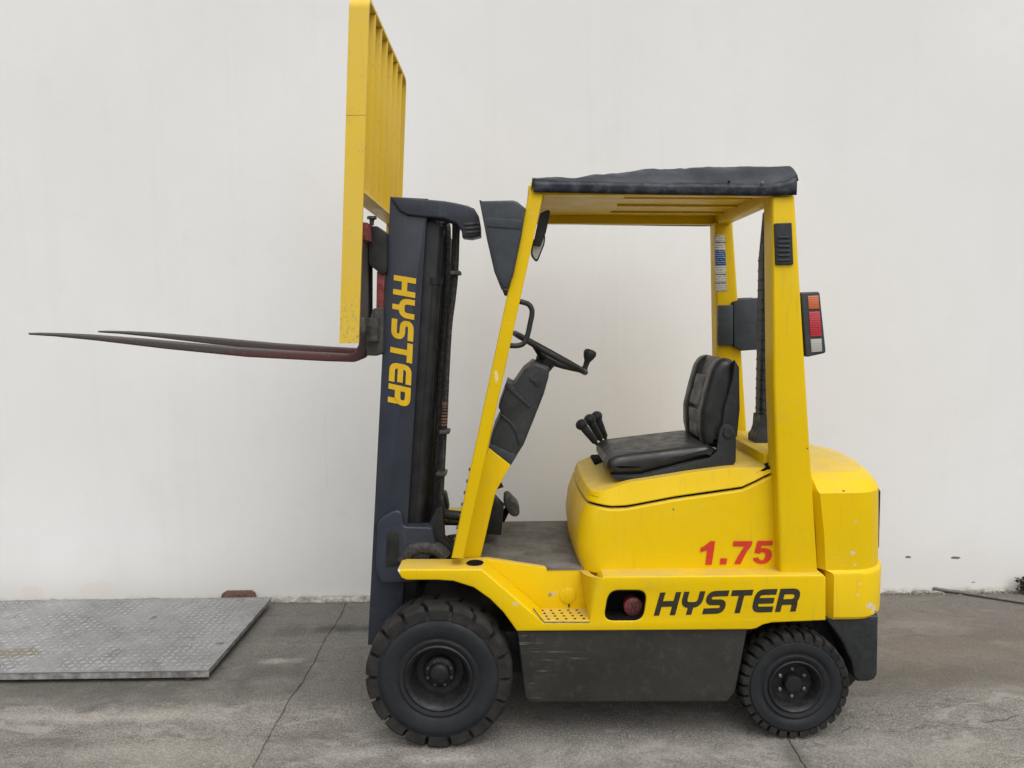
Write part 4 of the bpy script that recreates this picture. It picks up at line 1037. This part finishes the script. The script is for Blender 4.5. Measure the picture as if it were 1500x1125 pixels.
# ------------------------------------------------------------------ vinyl cover over the guard
CT = .20
cover_top = interp([(U(a, b, CT)[0]*1.0, U(a, b, CT)[1]) for a, b in ((782, 266), (827, 264), (860, 259), (900, 254), (945, 247), (956, 246), (966, 248.5), (1035, 242), (1090, 241.5), (1133, 242.5), (1160, 246), (1166, 250))])
cover_bot = interp([(U(a, b, .05)[0], U(a, b, .05)[1]) for a, b in ((783, 281), (900, 283.5), (1040, 285.5), (1122, 286.5), (1166, 285))])
x0c = U(781, 270, .05)[0]; x1c = U(1166, 270, .05)[0]
NX, YC0, YC1 = 110, .047, W-.047
V = []; F = []; prof_n = 46
for i in range(NX+1):
    x = x0c+(x1c-x0c)*i/NX; zt_ = cover_top(x); zb_ = cover_bot(x)
    ze = zb_+.046+.03*max(0, (i/NX-.86)/.14)**2
    for j in range(prof_n+1):
        if j <= 10:
            t = j/10; y = YC0-.004*math.sin(t*math.pi); z = zb_+(ze-zb_)*t
        elif j >= prof_n-10:
            t = (prof_n-j)/10; y = YC1+.004*math.sin(t*math.pi); z = zb_+(ze-zb_)*t
        else:
            t = (j-10)/(prof_n-20); y = YC0+(YC1-YC0)*t; z = ze+(zt_+.02*(1-t*2 if t < .5 else 0)*0-ze)*min(1, (1-abs(2*t-1)**5.5))**.75
        d = mnoise.noise(Vector((x*5, y*6, z*14)))*.008+(.5-abs(mnoise.noise(Vector((x*6+y*9, y*7-x*2, 3+z*10)))))*.014-.005+(.4-abs(mnoise.noise(Vector((x*15-y*11, y*16, 9)))))*.007
        fade = min(1, j/3, (prof_n-j)/3)
        if 10 < j < prof_n-10: z += d*.8
        else: y += (-abs(d)*.55+.001)*fade if j <= 10 else abs(d)*.55*fade
        V.append((x, y, z))
n1 = prof_n+1
for i in range(NX):
    for j in range(prof_n): F.append((i*n1+j, (i+1)*n1+j, (i+1)*n1+j+1, i*n1+j+1))
# front and rear flaps
for i, dx in ((0, -.006), (NX, .006)):
    base = i*n1; xx = V[base][0]
    b0 = len(V)
    for j in range(10, prof_n-9):
        p = V[base+j]; V.append((xx+dx, p[1], cover_bot(xx)+(.012 if i == 0 else .055)+.004*math.sin(j)))
    for j in range(10, prof_n-10):
        F.append((base+j, base+j+1, b0+j-10+1, b0+j-10))
    F.append((base, base+10, b0)) if False else None
cov = link('vinyl_cover', mesh(V, F), None, 'vinyl_cover', sharp=60)
md = cov.modifiers.new('thick', 'SOLIDIFY'); md.thickness = .003; md.offset = 1
tag(cov, 'creased navy vinyl sheet stretched over the roof of the forklift', 'cover')
# turned-up hem band along both sides
for s in (0, 1):
    hv = []; hf = []
    for i in range(NX+1):
        rows = (0, 3, 6, 9) if s == 0 else (prof_n, prof_n-3, prof_n-6, prof_n-9)
        sg = -1 if s == 0 else 1
        for q, j in enumerate(rows):
            x, y, z = V[i*n1+j]
            wv = .0025*mnoise.noise(Vector((x*22, q*1.7, s*5)))
            hv.append((x, y+sg*(.0045+abs(wv)+(.0025 if q == 3 else 0)), z-.003+.004*(q == 3)*mnoise.noise(Vector((x*9, 3, s)))))
    for i in range(NX):
        for q in range(3): hf.append((i*4+q, (i+1)*4+q, (i+1)*4+q+1, i*4+q+1))
    hb = link('hem_band', mesh(hv, hf), cov, 'vinyl_hem', sharp=60)
    hm_ = hb.modifiers.new('thick', 'SOLIDIFY'); hm_.thickness = .002; hm_.offset = 0
for (px, py) in ((1068, 266), (1117, 267)):
    e = P3(px, py, .030); link('eyelet', lathe_mesh([(.0, -.002), (.003, -.002), (.0045, 0), (.0045, .006)], e, 14), cov, 'steel_bright' if px > 1100 else 'hole_black', sharp=30)

# ------------------------------------------------------------------ checker plate platform on the left
zt = .062
xr, yf = UG(306, 981, zt); yb = UG(398, 874.5, zt)[1]; xr2 = UG(398, 874.5, zt)[0]
yb = min(yb, WY-.03); xr = (xr+xr2)/2; xl = -3.6
plat = empty('steel_platform', ((xl+xr)/2, (yf+yb)/2, 0))
tag(plat, 'low grey checker plate steel platform lying on the ground below the forks', 'platform')
link('deck_plate', box_mesh(xl, xr, yf, yb, zt-.008, zt, .0015, 1), plat, 'plate_steel')
V = []; F = []
pitch = .038; k = 0
ny = int((yb-yf-.03)/pitch); nx = int((xr-xl-.03)/pitch)
for i in range(nx):
    for j in range(ny):
        cx_ = xr-.025-i*pitch; cy_ = yf+.025+j*pitch
        a = math.pi/4 if (i+j) % 2 else -math.pi/4
        L_, w_ = .0155, .0048; ca, sa = math.cos(a), math.sin(a)
        b0 = len(V)
        for (u, v, z) in ((-L_, 0, 0), (0, -w_, 0), (L_, 0, 0), (0, w_, 0), (-L_*.7, 0, .0028), (0, -w_*.5, .0034), (L_*.7, 0, .0028), (0, w_*.5, .0034)):
            V.append((cx_+u*ca-v*sa, cy_+u*sa+v*ca, zt+z-.0002))
        F += [(b0+q, b0+(q+1) % 4, b0+4+(q+1) % 4, b0+4+q) for q in range(4)]+[(b0+4, b0+5, b0+6, b0+7)]
tr = link('tread_pattern', mesh(V, F, False), plat, 'plate_lug', sharp=30); tr['kind'] = 'stuff'
link('front_edge', box_mesh(xl, xr-.002, yf+.003, yf+.012, .022, zt-.0085, .001, 1), plat, 'plate_edge')
link('side_edge', box_mesh(xr-.012, xr-.004, yf+.013, yb-.005, .034, zt-.0085, .001, 1), plat, 'plate_edge')
link('base_frame', box_mesh(xl+.1, xr-.22, yf+.03, yb-.03, .012, .052, .002, 1), plat, 'steel_dark')
for (a, b) in ((xr-.11, yf+.05), (xr-.11, yb-.08), (-2.6, yf+.05), (-2.6, yb-.08)):
    m_ = lathe_mesh([(.0, 0), (.036, 0), (.040, .004), (.040, .04), (.02, .052)], (0, 0, 0), 24); m_.transform(Matrix.Rotation(math.pi/2, 4, 'X')); m_.transform(Matrix.Translation((a, b, .001)))
    link('foot', m_, plat, 'steel_dark', sharp=30)
bk = [U(323, 876, WY-.025), U(325, 870, WY-.025), U(331, 866, WY-.025), (U(368, 865.5, WY-.025)), U(373, 869, WY-.025), U(375, 876, WY-.025)]
lug = link('lifting_bracket', ext_mesh([[(bk[0][0], .01)]+bk+[(bk[-1][0], .01)]], WY-.024, WY-.008, .003, 2), plat, 'rusty_steel'); lug['label'] = 'rusty brown steel bracket at the back edge'

# ------------------------------------------------------------------ pipe, dry plant, litter
pp = [(*UG(1366, 866), .02), (*UG(1385, 868), .014), (*UG(1410, 871), .012), (*UG(1460, 879), .012), (*UG(1530, 890), .012), (*UG(1640, 908), .012)]
o = link('pipe', tube_mesh(smooth_path(pp, 6), .0105, 10), None, 'pipe_grey', sharp=50)
tag(o, 'thin grey pipe lying on the concrete at the foot of the wall', 'pipe')
gx, gy = UG(1502, 868)
pl = empty('dry_plant', (gx, min(gy, WY-.06), 0)); tag(pl, 'small dead dark plant at the foot of the wall on the right', 'plant')
gy = min(gy, WY-.06)
V = []; F = []; TV = []; TF = []
for k in range(60):
    a = random.uniform(0, 2*math.pi); sp_r = random.uniform(.02, .08); hh = random.uniform(.015, .10)
    p0 = Vector((gx, gy, .0)); p2 = Vector((gx+sp_r*math.cos(a), min(gy+sp_r*.5*math.sin(a), WY-.008), hh)); p1 = (p0+p2)/2+Vector((0, 0, hh*.4))
    tm = tube_mesh([p0, p1, p2], [.0025, .002, .001], 4); b0 = len(TV)
    TV += [v.co.copy() for v in tm.vertices]; TF += [tuple(b0+i for i in p.vertices) for p in tm.polygons]
    for q in range(7):
        t = random.uniform(.3, 1.05); c_ = p0.lerp(p1, min(1, t*2)) if t < .5 else p1.lerp(p2, t*2-1)
        d1 = Vector((random.uniform(-1, 1), random.uniform(-1, 1), random.uniform(-.4, .8))).normalized(); d2 = d1.cross(Vector((random.random(), random.random(), 1))).normalized()
        l_ = random.uniform(.012, .028); w_ = l_*.35; b0 = len(V)
        V += [c_, c_+d1*l_*.5+d2*w_, c_+d1*l_, c_+d1*l_*.5-d2*w_]; F.append((b0, b0+1, b0+2, b0+3))
for v in V:
    v.y = min(v.y, WY-.004); v.z = max(v.z, .002)
link('stem', mesh(TV, TF, False), pl, 'dry_leaf', sharp=50); link('foliage', mesh(V, F, False), pl, 'dry_leaf', sharp=None)
# loose grit and leaf scraps gathered along the wall
V = []; F = []
def pebble(x, y, r):
    b0 = len(V); ph = random.random()*6
    for (q, z) in ((1, 0), (.75, .55)):
        for k in range(6):
            a = ph+k*math.pi/3; rr = r*q*random.uniform(.7, 1.25); V.append((x+rr*math.cos(a), y+rr*math.sin(a), r*z*random.uniform(.6, 1.1)))
    V.append((x, y, r*.7))
    for k in range(6):
        l = (k+1) % 6; F.append((b0+k, b0+l, b0+6+l, b0+6+k)); F.append((b0+6+k, b0+6+l, b0+12))
for k in range(900):
    x = random.uniform(-1.4, 3.6) if k < 350 else random.uniform(1.9, 3.5)
    y = WY-.008-abs(random.gauss(0, .022)); pebble(x, y, random.uniform(.002, .006) if random.random() < .85 else random.uniform(.006, .013))
for k in range(260):
    pebble(random.uniform(-2.6, 3.4), random.uniform(-1, 1.6), random.uniform(.0015, .004))
g = link('grit', mesh(V, F, False), None, 'grit', sharp=40); g['kind'] = 'stuff'; g['label'] = 'loose grit and crumbs along the foot of the wall'; g['category'] = 'grit'
